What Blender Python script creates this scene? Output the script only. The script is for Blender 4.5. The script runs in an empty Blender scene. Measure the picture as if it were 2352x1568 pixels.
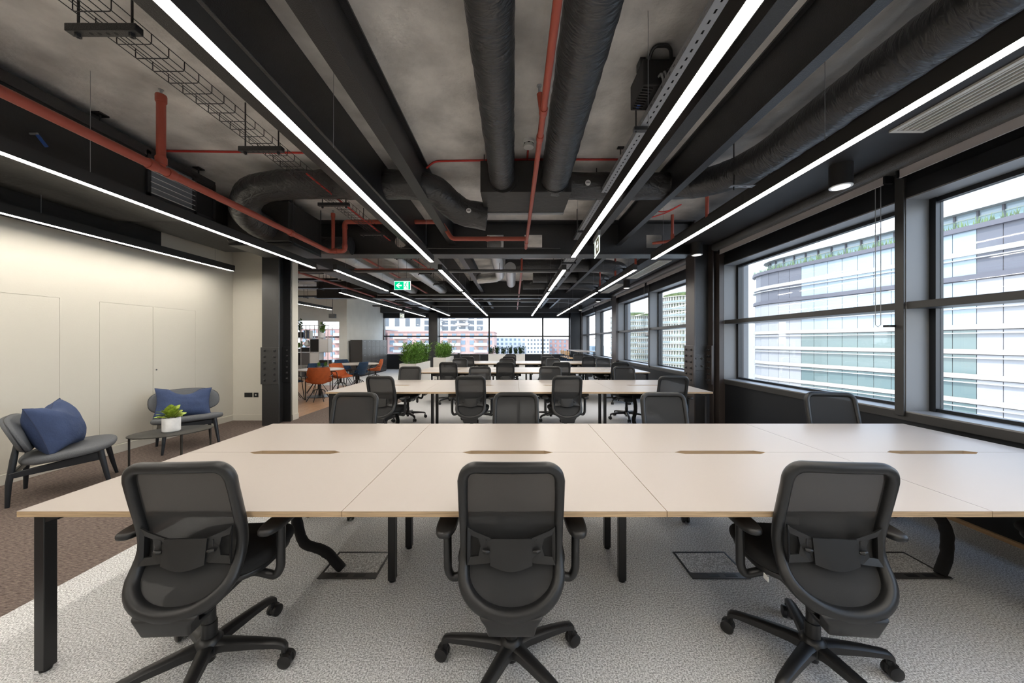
import bpy, bmesh, math, random
from mathutils import Vector, Matrix, noise
random.seed(7)
PI = math.pi
S = bpy.context.scene
C = bpy.context.collection

# ------------------------------------------------------------------ camera
cam_d = bpy.data.cameras.new('camera'); cam = bpy.data.objects.new('camera', cam_d); C.objects.link(cam)
cam.location = (0, 0, 1.46); cam.rotation_euler = (PI/2, 0, 0)
cam_d.sensor_width = 36.0; cam_d.lens = 36.0*800/2352
cam_d.shift_x = -4/2352; cam_d.clip_start = 0.05; cam_d.clip_end = 2000
S.camera = cam

# ------------------------------------------------------------------ world / sun / exposure
W = bpy.data.worlds.new('sky'); S.world = W; W.use_nodes = True
nt = W.node_tree; nt.nodes.clear()
out = nt.nodes.new('ShaderNodeOutputWorld'); bg = nt.nodes.new('ShaderNodeBackground')
tc = nt.nodes.new('ShaderNodeTexCoord'); sx = nt.nodes.new('ShaderNodeSeparateXYZ')
rp = nt.nodes.new('ShaderNodeValToRGB')
rp.color_ramp.elements[0].position = 0.0; rp.color_ramp.elements[0].color = (0.90, 0.93, 1.0, 1)
rp.color_ramp.elements[1].position = 0.7; rp.color_ramp.elements[1].color = (0.42, 0.60, 0.95, 1)
e = rp.color_ramp.elements.new(0.22); e.color = (0.72, 0.83, 1.0, 1)
nt.links.new(tc.outputs['Generated'], sx.inputs[0]); nt.links.new(sx.outputs['Z'], rp.inputs[0])
nt.links.new(rp.outputs[0], bg.inputs[0]); bg.inputs[1].default_value = 1.15
nt.links.new(bg.outputs[0], out.inputs[0])
sun_d = bpy.data.lights.new('sun_offscreen', 'SUN'); sun = bpy.data.objects.new('sun_offscreen', sun_d); C.objects.link(sun)
sun_d.energy = 1.2; sun_d.angle = math.radians(1.0); sun_d.color = (1.0, 0.93, 0.82)
sun.location = (-40, -40, 60)
sun.rotation_euler = Vector((0.62, 0.45, -0.72)).to_track_quat('-Z', 'Y').to_euler()

S.view_settings.view_transform = 'Standard'
S.view_settings.look = 'None'
S.view_settings.gamma = 1.0
S.view_settings.use_curve_mapping = False
S.view_settings.exposure = 1.95
S.cycles.max_bounces = 8; S.cycles.diffuse_bounces = 5; S.cycles.glossy_bounces = 4
S.cycles.transmission_bounces = 4; S.cycles.transparent_max_bounces = 16
S.cycles.caustics_reflective = False; S.cycles.caustics_refractive = False
S.cycles.sample_clamp_indirect = 6.0
LED_POWER = 13.0

# ------------------------------------------------------------------ materials
MATS = {}
def lin(c):
    return tuple(((x/255)/12.92 if x/255 <= 0.04045 else ((x/255+0.055)/1.055)**2.4) for x in c)
def mat(name, col, rough=0.5, metal=0.0, var=0.0, vscale=6.0, bump=0.0, bscale=40.0, spec=0.5, detail=4.0, stretch=None, coat=0.0, obj=False):
    m = bpy.data.materials.new(name); m.use_nodes = True; t = m.node_tree
    b = t.nodes['Principled BSDF']; b.inputs['Roughness'].default_value = rough; b.inputs['Metallic'].default_value = metal
    b.inputs['Specular IOR Level'].default_value = spec
    if coat: b.inputs['Coat Weight'].default_value = coat
    b.inputs['Base Color'].default_value = (*col, 1)
    co = t.nodes.new('ShaderNodeTexCoord')
    src = co.outputs['Object']
    if not obj:
        g = t.nodes.new('ShaderNodeNewGeometry'); src = g.outputs['Position']
    if stretch:
        mp = t.nodes.new('ShaderNodeMapping'); mp.inputs['Scale'].default_value = stretch
        t.links.new(src, mp.inputs[0]); src = mp.outputs[0]
    if var:
        n = t.nodes.new('ShaderNodeTexNoise'); n.inputs['Scale'].default_value = vscale; n.inputs['Detail'].default_value = detail
        t.links.new(src, n.inputs['Vector'])
        r = t.nodes.new('ShaderNodeValToRGB')
        r.color_ramp.elements[0].position = 0.3; r.color_ramp.elements[1].position = 0.7
        r.color_ramp.elements[0].color = (*[max(0, c*(1-var)) for c in col], 1)
        r.color_ramp.elements[1].color = (*[min(1, c*(1+var)) for c in col], 1)
        t.links.new(n.outputs['Fac'], r.inputs[0]); t.links.new(r.outputs[0], b.inputs['Base Color'])
    if bump:
        n2 = t.nodes.new('ShaderNodeTexNoise'); n2.inputs['Scale'].default_value = bscale; n2.inputs['Detail'].default_value = 3
        t.links.new(src, n2.inputs['Vector'])
        bp = t.nodes.new('ShaderNodeBump'); bp.inputs['Strength'].default_value = bump; bp.inputs['Distance'].default_value = 0.01
        t.links.new(n2.outputs['Fac'], bp.inputs['Height']); t.links.new(bp.outputs[0], b.inputs['Normal'])
    MATS[name] = m
    return m
def emis(name, col, strength):
    m = bpy.data.materials.new(name); m.use_nodes = True; t = m.node_tree; t.nodes.clear()
    o = t.nodes.new('ShaderNodeOutputMaterial'); e = t.nodes.new('ShaderNodeEmission')
    e.inputs[0].default_value = (*col, 1); e.inputs[1].default_value = strength
    t.links.new(e.outputs[0], o.inputs[0]); MATS[name] = m; return m
def glassy(name, tint, refl=0.08, trans=1.0):
    m = bpy.data.materials.new(name); m.use_nodes = True; t = m.node_tree; t.nodes.clear()
    o = t.nodes.new('ShaderNodeOutputMaterial'); tr = t.nodes.new('ShaderNodeBsdfTransparent'); tr.inputs[0].default_value = (*tint, 1)
    gl = t.nodes.new('ShaderNodeBsdfGlossy'); gl.inputs['Roughness'].default_value = 0.02; gl.inputs[0].default_value = (0.9, 0.9, 0.9, 1)
    lw = t.nodes.new('ShaderNodeLayerWeight'); lw.inputs[0].default_value = 0.25
    mu = t.nodes.new('ShaderNodeMath'); mu.operation = 'MULTIPLY'; mu.inputs[1].default_value = refl*4
    ad = t.nodes.new('ShaderNodeMath'); ad.operation = 'ADD'; ad.inputs[1].default_value = refl*0.5; ad.use_clamp = True
    mx = t.nodes.new('ShaderNodeMixShader')
    t.links.new(lw.outputs['Fresnel'], mu.inputs[0]); t.links.new(mu.outputs[0], ad.inputs[0]); t.links.new(ad.outputs[0], mx.inputs[0])
    t.links.new(tr.outputs[0], mx.inputs[1]); t.links.new(gl.outputs[0], mx.inputs[2]); t.links.new(mx.outputs[0], o.inputs[0])
    MATS[name] = m; return m
def meshmat(name, col, fac):
    m = mat(name, col, 0.75, bump=0.3, bscale=700); t = m.node_tree
    b = t.nodes['Principled BSDF']; o = [n for n in t.nodes if n.type == 'OUTPUT_MATERIAL'][0]
    tr = t.nodes.new('ShaderNodeBsdfTransparent'); mx = t.nodes.new('ShaderNodeMixShader'); mx.inputs[0].default_value = fac
    t.links.new(tr.outputs[0], mx.inputs[1]); t.links.new(b.outputs[0], mx.inputs[2]); t.links.new(mx.outputs[0], o.inputs[0])
    return m

mat('concrete', (0.62, 0.60, 0.575), 0.85, var=0.30, vscale=2.6, bump=0.6, bscale=28, detail=12)
mat('black_steel', (0.016, 0.016, 0.017), 0.36, bump=0.3, bscale=165, spec=0.8)
mat('spray_coat', (0.05, 0.048, 0.043), 0.34, bump=1.0, bscale=150, spec=1.0, coat=0.5)
mat('soffit_black', (0.014, 0.012, 0.011), 0.6)
def wrinkled(name, col, rough, metal, strength, scale, stretch, spec=0.5):
    m = mat(name, col, rough, metal, spec=spec); t = m.node_tree; b = t.nodes['Principled BSDF']
    g = t.nodes.new('ShaderNodeNewGeometry'); mp = t.nodes.new('ShaderNodeMapping'); mp.inputs['Scale'].default_value = stretch
    t.links.new(g.outputs['Position'], mp.inputs[0]); prev = None
    for k, (sc, wt) in enumerate(((scale, 1.0), (scale*2.3, 0.5))):
        n = t.nodes.new('ShaderNodeTexNoise'); n.inputs['Scale'].default_value = sc; n.inputs['Detail'].default_value = 2; n.inputs['Distortion'].default_value = 1.2
        t.links.new(mp.outputs[0], n.inputs['Vector'])
        a = t.nodes.new('ShaderNodeMath'); a.operation = 'SUBTRACT'; a.inputs[1].default_value = 0.5; t.links.new(n.outputs['Fac'], a.inputs[0])
        c = t.nodes.new('ShaderNodeMath'); c.operation = 'ABSOLUTE'; t.links.new(a.outputs[0], c.inputs[0])
        d = t.nodes.new('ShaderNodeMath'); d.operation = 'MULTIPLY'; d.inputs[1].default_value = wt; t.links.new(c.outputs[0], d.inputs[0])
        if prev is None: prev = d
        else:
            e_ = t.nodes.new('ShaderNodeMath'); e_.operation = 'ADD'; t.links.new(prev.outputs[0], e_.inputs[0]); t.links.new(d.outputs[0], e_.inputs[1]); prev = e_
    bp = t.nodes.new('ShaderNodeBump'); bp.inputs['Strength'].default_value = strength; bp.inputs['Distance'].default_value = 0.05
    t.links.new(prev.outputs[0], bp.inputs['Height']); t.links.new(bp.outputs[0], b.inputs['Normal'])
wrinkled('insulation', (0.024, 0.024, 0.025), 0.36, 0.0, 0.6, 7, (0.5, 1.6, 0.5), spec=0.75)
wrinkled('foil', (0.62, 0.62, 0.62), 0.30, 0.85, 0.5, 8, (0.5, 1.8, 0.5))
mat('duct_black', (0.018, 0.017, 0.016), 0.5, bump=0.4, bscale=14)
mat('red_paint', (0.36, 0.072, 0.046), 0.42)
mat('red_cable', (0.55, 0.04, 0.03), 0.5)
mat('galv', (0.33, 0.34, 0.35), 0.45, metal=0.4)
mat('housing', (0.022, 0.021, 0.020), 0.5)
mat('wall_cream', (0.655, 0.625, 0.55), 0.7, bump=0.05, bscale=60)
mat('oak', (0.36, 0.21, 0.115), 0.45, var=0.22, vscale=5, stretch=(9, 0.8, 1))
mat('wall_white', (0.74, 0.72, 0.66), 0.75, var=0.04, vscale=3)
mat('frame_dark', (0.035, 0.034, 0.033), 0.38)
mat('frame_black', (0.010, 0.011, 0.013), 0.35)
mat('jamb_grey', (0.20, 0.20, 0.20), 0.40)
mat('blind_grey', (0.46, 0.43, 0.43), 0.85)
mat('white_plastic', (0.75, 0.75, 0.73), 0.45)
mat('desk_white', (0.42, 0.375, 0.34), 0.38, spec=0.3)
mat('ply', (0.44, 0.31, 0.185), 0.6, var=0.25, vscale=30, stretch=(0.3, 0.3, 9))
mat('desk_leg', (0.008, 0.008, 0.009), 0.35)
mat('chair_plastic', (0.010, 0.010, 0.0105), 0.40, bump=0.06, bscale=900)
mat('chair_fabric', (0.006, 0.006, 0.0065), 0.9)
meshmat('chair_mesh', (0.018, 0.018, 0.0185), 0.94)
mat('chrome', (0.6, 0.6, 0.6), 0.2, metal=1.0)
mat('lounge_fabric', (0.115, 0.122, 0.132), 0.9, var=0.25, vscale=260, bump=0.3, bscale=400)
mat('lounge_leg', (0.012, 0.015, 0.020), 0.35)
mat('cushion_blue', (0.042, 0.066, 0.145), 0.9, var=0.12, vscale=10, bump=0.35, bscale=60)
mat('cushion_piping', (0.03, 0.045, 0.10), 0.8)
mat('table_black', (0.030, 0.028, 0.024), 0.5)
mat('pot_white', (0.78, 0.78, 0.78), 0.4, var=0.08, vscale=15)
mat('leaf_lime', (0.36, 0.46, 0.07), 0.5, var=0.5, vscale=30)
mat('leaf_green', (0.12, 0.25, 0.035), 0.5, var=0.5, vscale=9)
mat('leaf_dark', (0.035, 0.075, 0.022), 0.5, var=0.4, vscale=9)
mat('soil', (0.03, 0.02, 0.015), 0.95)
mat('planter', (0.66, 0.64, 0.60), 0.6)
mat('velvet_orange', (0.40, 0.085, 0.018), 0.85, var=0.15, vscale=12)
mat('velvet_blue', (0.012, 0.040, 0.090), 0.85, var=0.2, vscale=12)
mat('locker_grey', (0.055, 0.052, 0.050), 0.30)
mat('shelf_frame', (0.50, 0.50, 0.50), 0.4)
mat('box_white', (0.70, 0.70, 0.70), 0.5)
mat('box_black', (0.015, 0.015, 0.016), 0.5)
mat('box_grey', (0.12, 0.12, 0.125), 0.5)
mat('wood_light', (0.50, 0.33, 0.18), 0.5, var=0.2, vscale=8, stretch=(6, 1, 6))

mat('sign_yellow', (0.62, 0.60, 0.38), 0.5)
mat('louvre_metal', (0.6, 0.6, 0.6), 0.35, metal=0.8)
mat('blue_tag', (0.02, 0.07, 0.28), 0.5)
mat('book_blue', (0.10, 0.14, 0.28), 0.7)
mat('casing', (0.050, 0.040, 0.036), 0.35)
glassy('glass', (0.97, 0.985, 0.975), 0.045)
glassy('balcony_pane', (0.80, 0.88, 0.85), 0.06)
# carpet
def carpet(name, a, b, scale, stretch, mid=None):
    m = bpy.data.materials.new(name); m.use_nodes = True; t = m.node_tree; bs = t.nodes['Principled BSDF']
    bs.inputs['Roughness'].default_value = 0.95; bs.inputs['Specular IOR Level'].default_value = 0.15
    g = t.nodes.new('ShaderNodeNewGeometry'); mp = t.nodes.new('ShaderNodeMapping'); mp.inputs['Scale'].default_value = stretch
    t.links.new(g.outputs['Position'], mp.inputs[0])
    n = t.nodes.new('ShaderNodeTexNoise'); n.inputs['Scale'].default_value = scale; n.inputs['Detail'].default_value = 3; n.inputs['Roughness'].default_value = 0.7
    t.links.new(mp.outputs[0], n.inputs['Vector'])
    r = t.nodes.new('ShaderNodeValToRGB'); r.color_ramp.elements[0].position = 0.38; r.color_ramp.elements[1].position = 0.62
    r.color_ramp.elements[0].color = (*a, 1); r.color_ramp.elements[1].color = (*b, 1)
    t.links.new(n.outputs['Fac'], r.inputs[0]); t.links.new(r.outputs[0], bs.inputs['Base Color'])
    v = t.nodes.new('ShaderNodeTexVoronoi'); v.inputs['Scale'].default_value = 190
    t.links.new(g.outputs['Position'], v.inputs['Vector'])
    bp = t.nodes.new('ShaderNodeBump'); bp.inputs['Strength'].default_value = 0.55; bp.inputs['Distance'].default_value = 0.004
    t.links.new(v.outputs['Distance'], bp.inputs['Height']); t.links.new(bp.outputs[0], bs.inputs['Normal'])
    MATS[name] = m
carpet('carpet_grey', (0.27, 0.273, 0.276), (0.88, 0.885, 0.89), 130, (1, 1, 1))
carpet('carpet_brown', (0.070, 0.054, 0.047), (0.24, 0.19, 0.168), 60, (0.45, 4.0, 1))
mat('led', (1, 1, 1)); emis('led', (1.0, 0.93, 0.83), LED_POWER)
emis('downlight_glow', (1.0, 0.93, 0.85), 0.5)
emis('sign_green', (0.0, 0.48, 0.20), 0.42); emis('sign_white', (0.9, 1.0, 0.95), 0.40)
M = MATS

# ------------------------------------------------------------------ mesh builder
class MB:
    def __init__(s): s.v = []; s.f = []; s.m = []
    def add(s, vs, fs, m=0):
        o = len(s.v); s.v += [tuple(p) for p in vs]; s.f += [tuple(i+o for i in f) for f in fs]; s.m += [m]*len(fs); return s
    def box(s, x0, x1, y0, y1, z0, z1, m=0, top=None):
        vs = [(x0,y0,z0),(x1,y0,z0),(x1,y1,z0),(x0,y1,z0),(x0,y0,z1),(x1,y0,z1),(x1,y1,z1),(x0,y1,z1)]
        fs = [(0,3,2,1),(4,5,6,7),(0,1,5,4),(1,2,6,5),(2,3,7,6),(3,0,4,7)]
        o = len(s.v); s.v += vs; s.f += [tuple(i+o for i in f) for f in fs]; s.m += [m, m if top is None else top, m, m, m, m]; return s
    def bar(s, a, b, w, h, m=0, up=(0,0,1), w2=None, h2=None):
        a = Vector(a); b = Vector(b); t = (b-a).normalized(); u = Vector(up)
        if abs(t.dot(u)) > 0.98: u = Vector((0,1,0))
        r = t.cross(u).normalized(); u = r.cross(t)
        w2 = w if w2 is None else w2; h2 = h if h2 is None else h2
        vs = []
        for p, ww, hh in ((a, w, h), (b, w2, h2)):
            for sx_, sz_ in ((-1,-1),(1,-1),(1,1),(-1,1)): vs.append(p + r*sx_*ww/2 + u*sz_*hh/2)
        return s.add(vs, [(3,2,1,0),(4,5,6,7),(0,1,5,4),(1,2,6,5),(2,3,7,6),(3,0,4,7)], m)
    def tube(s, pts, r, n=10, m=0, caps=True, closed=False, sec=None, wob=None):
        pts = [Vector(p) for p in pts]; k = len(pts)
        rs = r if isinstance(r, (list, tuple)) else [r]*k
        tans = []
        for i in range(k):
            if closed: t = pts[(i+1) % k]-pts[i-1]
            else: t = pts[min(i+1, k-1)]-pts[max(i-1, 0)]
            tans.append(t.normalized())
        ref = Vector((0,0,1)) if abs(tans[0].z) < 0.9 else Vector((0,1,0))
        nrm = (ref - tans[0]*ref.dot(tans[0])).normalized()
        vs = []
        for i in range(k):
            nrm = (nrm - tans[i]*nrm.dot(tans[i])).normalized(); bn = tans[i].cross(nrm)
            for j in range(n):
                a = 2*PI*j/n; rr = rs[i]
                if wob: rr *= wob(pts[i], a)
                vs.append(pts[i] + nrm*math.cos(a)*rr + bn*math.sin(a)*rr)
        fs = []
        for i in range(k if closed else k-1):
            i2 = (i+1) % k
            for j in range(n):
                j2 = (j+1) % n; fs.append((i*n+j, i*n+j2, i2*n+j2, i2*n+j))
        if caps and not closed:
            fs.append(tuple(range(n-1, -1, -1))); fs.append(tuple((k-1)*n+j for j in range(n)))
        return s.add(vs, fs, m)
    def cyl(s, a, b, r, n=12, m=0, r2=None):
        return s.tube([a, b], [r, r if r2 is None else r2], n, m)
    def lathe(s, prof, n=24, m=0, c=(0,0,0), sxy=(1,1)):
        vs = []; fs = []; k = len(prof)
        for rr, z in prof:
            for j in range(n):
                a = 2*PI*j/n; vs.append((c[0]+rr*sxy[0]*math.cos(a), c[1]+rr*sxy[1]*math.sin(a), c[2]+z))
        for i in range(k-1):
            for j in range(n):
                j2 = (j+1) % n; fs.append((i*n+j, i*n+j2, (i+1)*n+j2, (i+1)*n+j))
        fs.append(tuple(range(n-1, -1, -1))); fs.append(tuple((k-1)*n+j for j in range(n)))
        return s.add(vs, fs, m)
    def grid(s, fn, nu, nv, m=0, closed_u=False):
        vs = [fn(i/nu, j/nv) for i in range(nu+1) for j in range(nv+1)]
        fs = [(i*(nv+1)+j, (i+1)*(nv+1)+j, (i+1)*(nv+1)+j+1, i*(nv+1)+j+1) for i in range(nu) for j in range(nv)]
        return s.add(vs, fs, m)
    def prism(s, poly, t0, t1, axis='z', holes=(), m=0):
        """flat outline (a,b) with holes, extruded t0..t1 along axis"""
        bm = bmesh.new(); loops = []
        for lp in [poly]+list(holes):
            vv = [bm.verts.new((p[0], p[1], 0)) for p in lp]
            for i in range(len(vv)): bm.edges.new((vv[i], vv[(i+1) % len(vv)]))
            loops.append(len(vv))
        bmesh.ops.triangle_fill(bm, edges=bm.edges[:], use_beauty=True)
        bm.verts.index_update()
        v2 = [(v.co.x, v.co.y) for v in bm.verts]; tris = []
        for f in bm.faces:
            idx = [v.index for v in f.verts]
            (ax, ay), (bx, by), (cx, cy) = [v2[i] for i in idx[:3]]
            if (bx-ax)*(cy-ay)-(by-ay)*(cx-ax) < 0: idx.reverse()
            tris.append(tuple(idx))
        bm.free()
        def P(a, b, t):
            return {'z': (a, b, t), 'y': (a, t, b), 'x': (t, a, b)}[axis]
        n = len(v2)
        vs = [P(a, b, t0) for a, b in v2]+[P(a, b, t1) for a, b in v2]
        fs = [tuple(reversed(t)) for t in tris]+[tuple(i+n for i in t) for t in tris]
        st = 0
        for ln in loops:
            for i in range(ln):
                a_, b_ = st+i, st+(i+1) % ln
                fs.append((a_, b_, b_+n, a_+n))
            st += ln
        return s.add(vs, fs, m)
    def build(s, name, mats, parent=None, smooth=False, bevel=0.0, segs=2, world=False, angle=40, recalc=True):
        me = bpy.data.meshes.new(name); me.from_pydata(s.v, [], s.f)
        if isinstance(mats, str): mats = [mats]
        for mm in mats: me.materials.append(M[mm])
        me.polygons.foreach_set('material_index', s.m)
        if bevel or recalc:
            bm = bmesh.new(); bm.from_mesh(me)
            if recalc: bmesh.ops.recalc_face_normals(bm, faces=bm.faces[:])
            if bevel:
                es = [e for e in bm.edges if len(e.link_faces) == 2 and e.calc_face_angle(0) > 0.6]
                bmesh.ops.bevel(bm, geom=es, offset=bevel, segments=segs, profile=0.5, affect='EDGES', clamp_overlap=True)
            bm.to_mesh(me); bm.free()
        if smooth:
            me.polygons.foreach_set('use_smooth', [True]*len(me.polygons))
            me.set_sharp_from_angle(angle=math.radians(angle))
        me.update()
        o = bpy.data.objects.new(name, me); C.objects.link(o)
        if parent is not None:
            o.parent = parent
            if world and parent.type == 'EMPTY': o.matrix_parent_inverse = Matrix.Translation(-parent.location)
        return o

def tag(o, label, cat=None, group=None, kind=None):
    o['label'] = label
    if cat: o['category'] = cat
    if group: o['group'] = group
    if kind: o['kind'] = kind
    return o
def thing(name, label, cat, loc=(0,0,0), rz=0.0, group=None, kind=None):
    o = bpy.data.objects.new(name, None); C.objects.link(o); o.location = loc; o.rotation_euler = (0,0,rz); o.empty_display_size = 0.1
    return tag(o, label, cat, group, kind)
def struct(name, mb, mats, label=None, **k):
    o = mb.build(name, mats, **k); o['kind'] = 'structure'
    if label: o['label'] = label
    return o
def sempty(name, label, loc=(0,0,0)):
    o = bpy.data.objects.new(name, None); C.objects.link(o); o.location = loc; o['kind'] = 'structure'; o['label'] = label; return o
def copy_tree(o, parent=None, label=None):
    c = o.copy(); C.objects.link(c); c.parent = parent
    for ch in list(o.children): copy_tree(ch, c)
    if label: c['label'] = label
    return c
def link_copy(o, parent, loc, rot=None):
    c = o.copy(); C.objects.link(c); c.parent = parent; c.location = loc
    if rot: c.rotation_euler = rot
    return c
def fillet(pts, r, n=6):
    pts = [Vector(p) for p in pts]; out = [pts[0]]
    for i in range(1, len(pts)-1):
        a, b, c = pts[i-1], pts[i], pts[i+1]
        d1 = (a-b); d2 = (c-b); rr = min(r, d1.length*0.49, d2.length*0.49)
        p, q = b+d1.normalized()*rr, b+d2.normalized()*rr
        for k in range(n+1):
            t = k/n; out.append(p*(1-t)**2+b*2*t*(1-t)+q*t*t)
    out.append(pts[-1]); return out
def resample(pts, step):
    pts = [Vector(p) for p in pts]; out = [pts[0]]
    for a, b in zip(pts[:-1], pts[1:]):
        k = max(1, int((b-a).length/step))
        for i in range(1, k+1): out.append(a.lerp(b, i/k))
    return out
def sup(a, e):   # signed power
    return math.copysign(abs(a)**e, a)
def sellipse(a, b, n=40, e=0.6):
    return [(a*sup(math.cos(2*PI*i/n), e), b*sup(math.sin(2*PI*i/n), e)) for i in range(n)]
def pill(mb, outline, z0, z1, r, m=0, k=4, fz=None):
    """rounded slab from a closed outline (x,y)"""
    rings = []
    for i in range(k+1):
        a = PI/2*i/k; rings.append((r*(1-math.sin(a)), z0+r*(1-math.cos(a))))
    for i in range(k+1):
        a = PI/2*i/k; rings.append((r*(1-math.cos(a)), z1-r*(1-math.sin(a))))
    n = len(outline); vs = []
    ex = max(abs(p[0]) for p in outline); ey = max(abs(p[1]) for p in outline)
    for ins, z in rings:
        for x, y in outline:
            xx, yy = x*(1-ins/ex), y*(1-ins/ey)
            vs.append((xx, yy, z+(fz(xx, yy) if fz else 0)))
    fs = []
    for i in range(len(rings)-1):
        for j in range(n):
            j2 = (j+1) % n; fs.append((i*n+j, i*n+j2, (i+1)*n+j2, (i+1)*n+j))
    c0 = len(vs); vs.append((0, 0, rings[0][1]+(fz(0, 0) if fz else 0))); c1 = len(vs); vs.append((0, 0, rings[-1][1]+(fz(0, 0) if fz else 0)))
    L = (len(rings)-1)*n
    for j in range(n):
        j2 = (j+1) % n; fs.append((c0, j2, j)); fs.append((c1, L+j, L+j2))
    return mb.add(vs, fs, m)

# ================================================================== STRUCTURE
ZS = 3.55            # slab soffit
struct('ceiling', MB().box(-10.2, 3.95, -4.2, 18.7, ZS, ZS+0.2), 'concrete', 'bare grey concrete slab ceiling')
struct('floor', MB().box(-2.72, 3.95, -4.2, 18.7, -0.2, 0.0).box(-6.9, -2.72, 11.6, 18.7, -0.2, 0.0), 'carpet_grey', 'speckled light grey loop carpet')
struct('floor_walkway', MB().box(-5.3, -2.72, -4.2, 6.55, -0.2, 0.0).box(-4.15, -2.72, 6.55, 11.6, -0.2, 0.0), 'carpet_brown', 'brown streaked carpet walkway beside the cream wall')
wf = struct('floor_timber', MB().box(-10.2, -4.15, 6.55, 11.6, -0.2, -0.014).box(-10.2, -6.9, 11.6, 14.6, -0.2, -0.014), 'oak', 'oak plank floor under the round tables')
pm = MB().box(0.002, 0.158, 0.002, 1.798, -0.014, 0.0)
first = None
ncol = 0
for i in range(24):
    x = -4.15-0.16*(i+1)
    off = (i*0.67) % 1.8
    ymax = 11.6 if x > -6.95 else 14.4
    y = 6.55-off
    while y < ymax-0.1:
        if y+1.8 < 6.6: y += 1.8; continue
        y0 = max(y, 6.55)
        if y0 > y+0.01 or y+1.8 > ymax:
            y1 = min(y+1.8, ymax)
            MB().box(x+0.002, x+0.158, y0+0.002, y1-0.002, -0.014, 0.0).build('plank', 'oak', wf)
        elif first is None:
            first = pm.build('plank', 'oak', wf); first.location = (x, y, 0)
        else:
            link_copy(first, wf, (x, y, 0))
        y += 1.8

# ---- left wall with flush doors
wl = struct('wall_left', MB().box(-5.4, -5.212, -4.2, 6.6, 0, ZS), 'wall_cream', 'cream plastered wall with flush doors')
ds = [(-1.2, 0.2), (2.59, 3.99), (4.37, 5.69)]
MB().prism([(-4.2, 0), (6.45, 0), (6.45, ZS), (-4.2, ZS)], -5.212, -5.2, 'x', holes=[[(a, 0.115), (b, 0.115), (b, 1.96), (a, 1.96)] for a, b in ds]).build('plaster_skin', 'wall_cream', wl)
dn = 1
for a, b in ds:
    if a < 0: d = sempty('door_%d' % dn, 'flush cream double cupboard door behind the desks', (-5.2, (a+b)/2, 0))
    elif a < 3: d = sempty('door_%d' % dn, 'flush cream door in the wall behind the blue cushioned chair', (-5.2, (a+b)/2, 0))
    else: d = sempty('door_%d' % dn, 'flush cream double door with a small lock, behind the coffee table', (-5.2, (a+b)/2, 0))
    mid = 5.02 if a > 4 else (a+b)/2
    for p, q in ((a, mid), (mid, b)):
        g = 0.0035
        lf = MB().box(-5.212, -5.2, p+g, q-g, 0.115+g, 1.96-g).build('door_leaf', 'wall_cream', d, world=True)
        if p > a: MB().cyl((-5.2, p+0.045, 1.05), (-5.193, p+0.045, 1.05), 0.010, 12).build('lock', 'chrome', lf, smooth=True)
    dn += 1
struct('baseboard_left', MB().box(-5.2, -5.186, -4.2, 6.45, 0.0, 0.105), 'wall_cream', 'cream painted skirting board', bevel=0.003)
struct('wall_end', MB().box(-10.2, -4.10, 6.45, 6.62, 0, ZS), 'wall_cream', 'cream end wall beside the black steel column')
struct('baseboard_end', MB().box(-5.186, -4.09, 6.436, 6.45, 0, 0.105).box(-4.10, -4.086, 6.436, 6.62, 0, 0.105), 'wall_cream', 'cream skirting of the end wall')
struct('wall_back', MB().box(-5.4, 3.95, -4.4, -4.2, 0, ZS), 'wall_white', 'plain white wall behind the desks')
struct('wall_lounge', MB().box(-10.4, -10.2, 6.45, 14.6, 0, ZS), 'wall_white', 'white side wall of the cafe area')
struct('wall_cafe', MB().prism([(-10.2, 0), (-6.9, 0), (-6.9, ZS), (-10.2, ZS)], 14.4, 14.6, 'y',
       holes=[[(-9.9, 0.6), (-8.10, 0.6), (-8.10, 2.32), (-9.9, 2.32)], [(-7.98, 0.6), (-7.22, 0.6), (-7.22, 2.28), (-7.98, 2.28)]]), 'wall_white', 'warm white wall with windows behind the open shelving')
struct('wall_locker', MB().box(-7.05, -6.9, 14.6, 18.4, 0, ZS), 'wall_white', 'white wall behind the lockers')

# ---- windows
wn = 1
def pane(parent, x0, x1, y0, y1, z0, z1):
    return MB().box(x0, x1, y0, y1, z0, z1).build('pane', 'glass', parent, world=True)
def side_bay(y0, y1, label):
    global wn
    w = sempty('window_right_offscreen' if y1 < 0.2 else 'window_%d' % wn, label, (3.7, (y0+y1)/2, 0.826)); wn += 1
    z0, z1, zt0, zt1 = 0.826, 2.756, 1.757, 1.822
    for ya, yb in ((y0-0.012, y0), (y1, y1+0.012)):
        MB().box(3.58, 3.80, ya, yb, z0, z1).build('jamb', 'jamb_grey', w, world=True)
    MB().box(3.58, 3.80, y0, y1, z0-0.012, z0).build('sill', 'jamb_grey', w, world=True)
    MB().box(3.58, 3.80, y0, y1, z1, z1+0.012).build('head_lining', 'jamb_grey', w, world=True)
    MB().box(3.585, 3.86, y0, y1, zt0, zt1).build('transom', 'frame_dark', w, world=True, bevel=0.004)
    for ya, yb in ((y0, y0+0.05), (y1-0.05, y1)):
        MB().box(3.80, 3.86, ya, yb, z0, z1).box(3.79, 3.80, ya, ya+0.012 if ya == y0 else yb, z0, z1).build('frame_stile', 'frame_black', w, world=True)
    for za, zb in ((z0, z0+0.03), (z1-0.04, z1)):
        MB().box(3.80, 3.86, y0+0.05, y1-0.05, za, zb).build('frame_rail', 'frame_black', w, world=True)
    pane(w, 3.826, 3.838, y0+0.05, y1-0.05, z0+0.03, zt0)
    pane(w, 3.826, 3.838, y0+0.05, y1-0.05, zt1, z1-0.04)
    return w
bays = [(-2.76, 0.16), (0.24, 3.178), (3.262, 5.93), (6.47, 9.16), (9.24, 11.93), (12.45, 15.16), (15.24, 18.0)]
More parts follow.
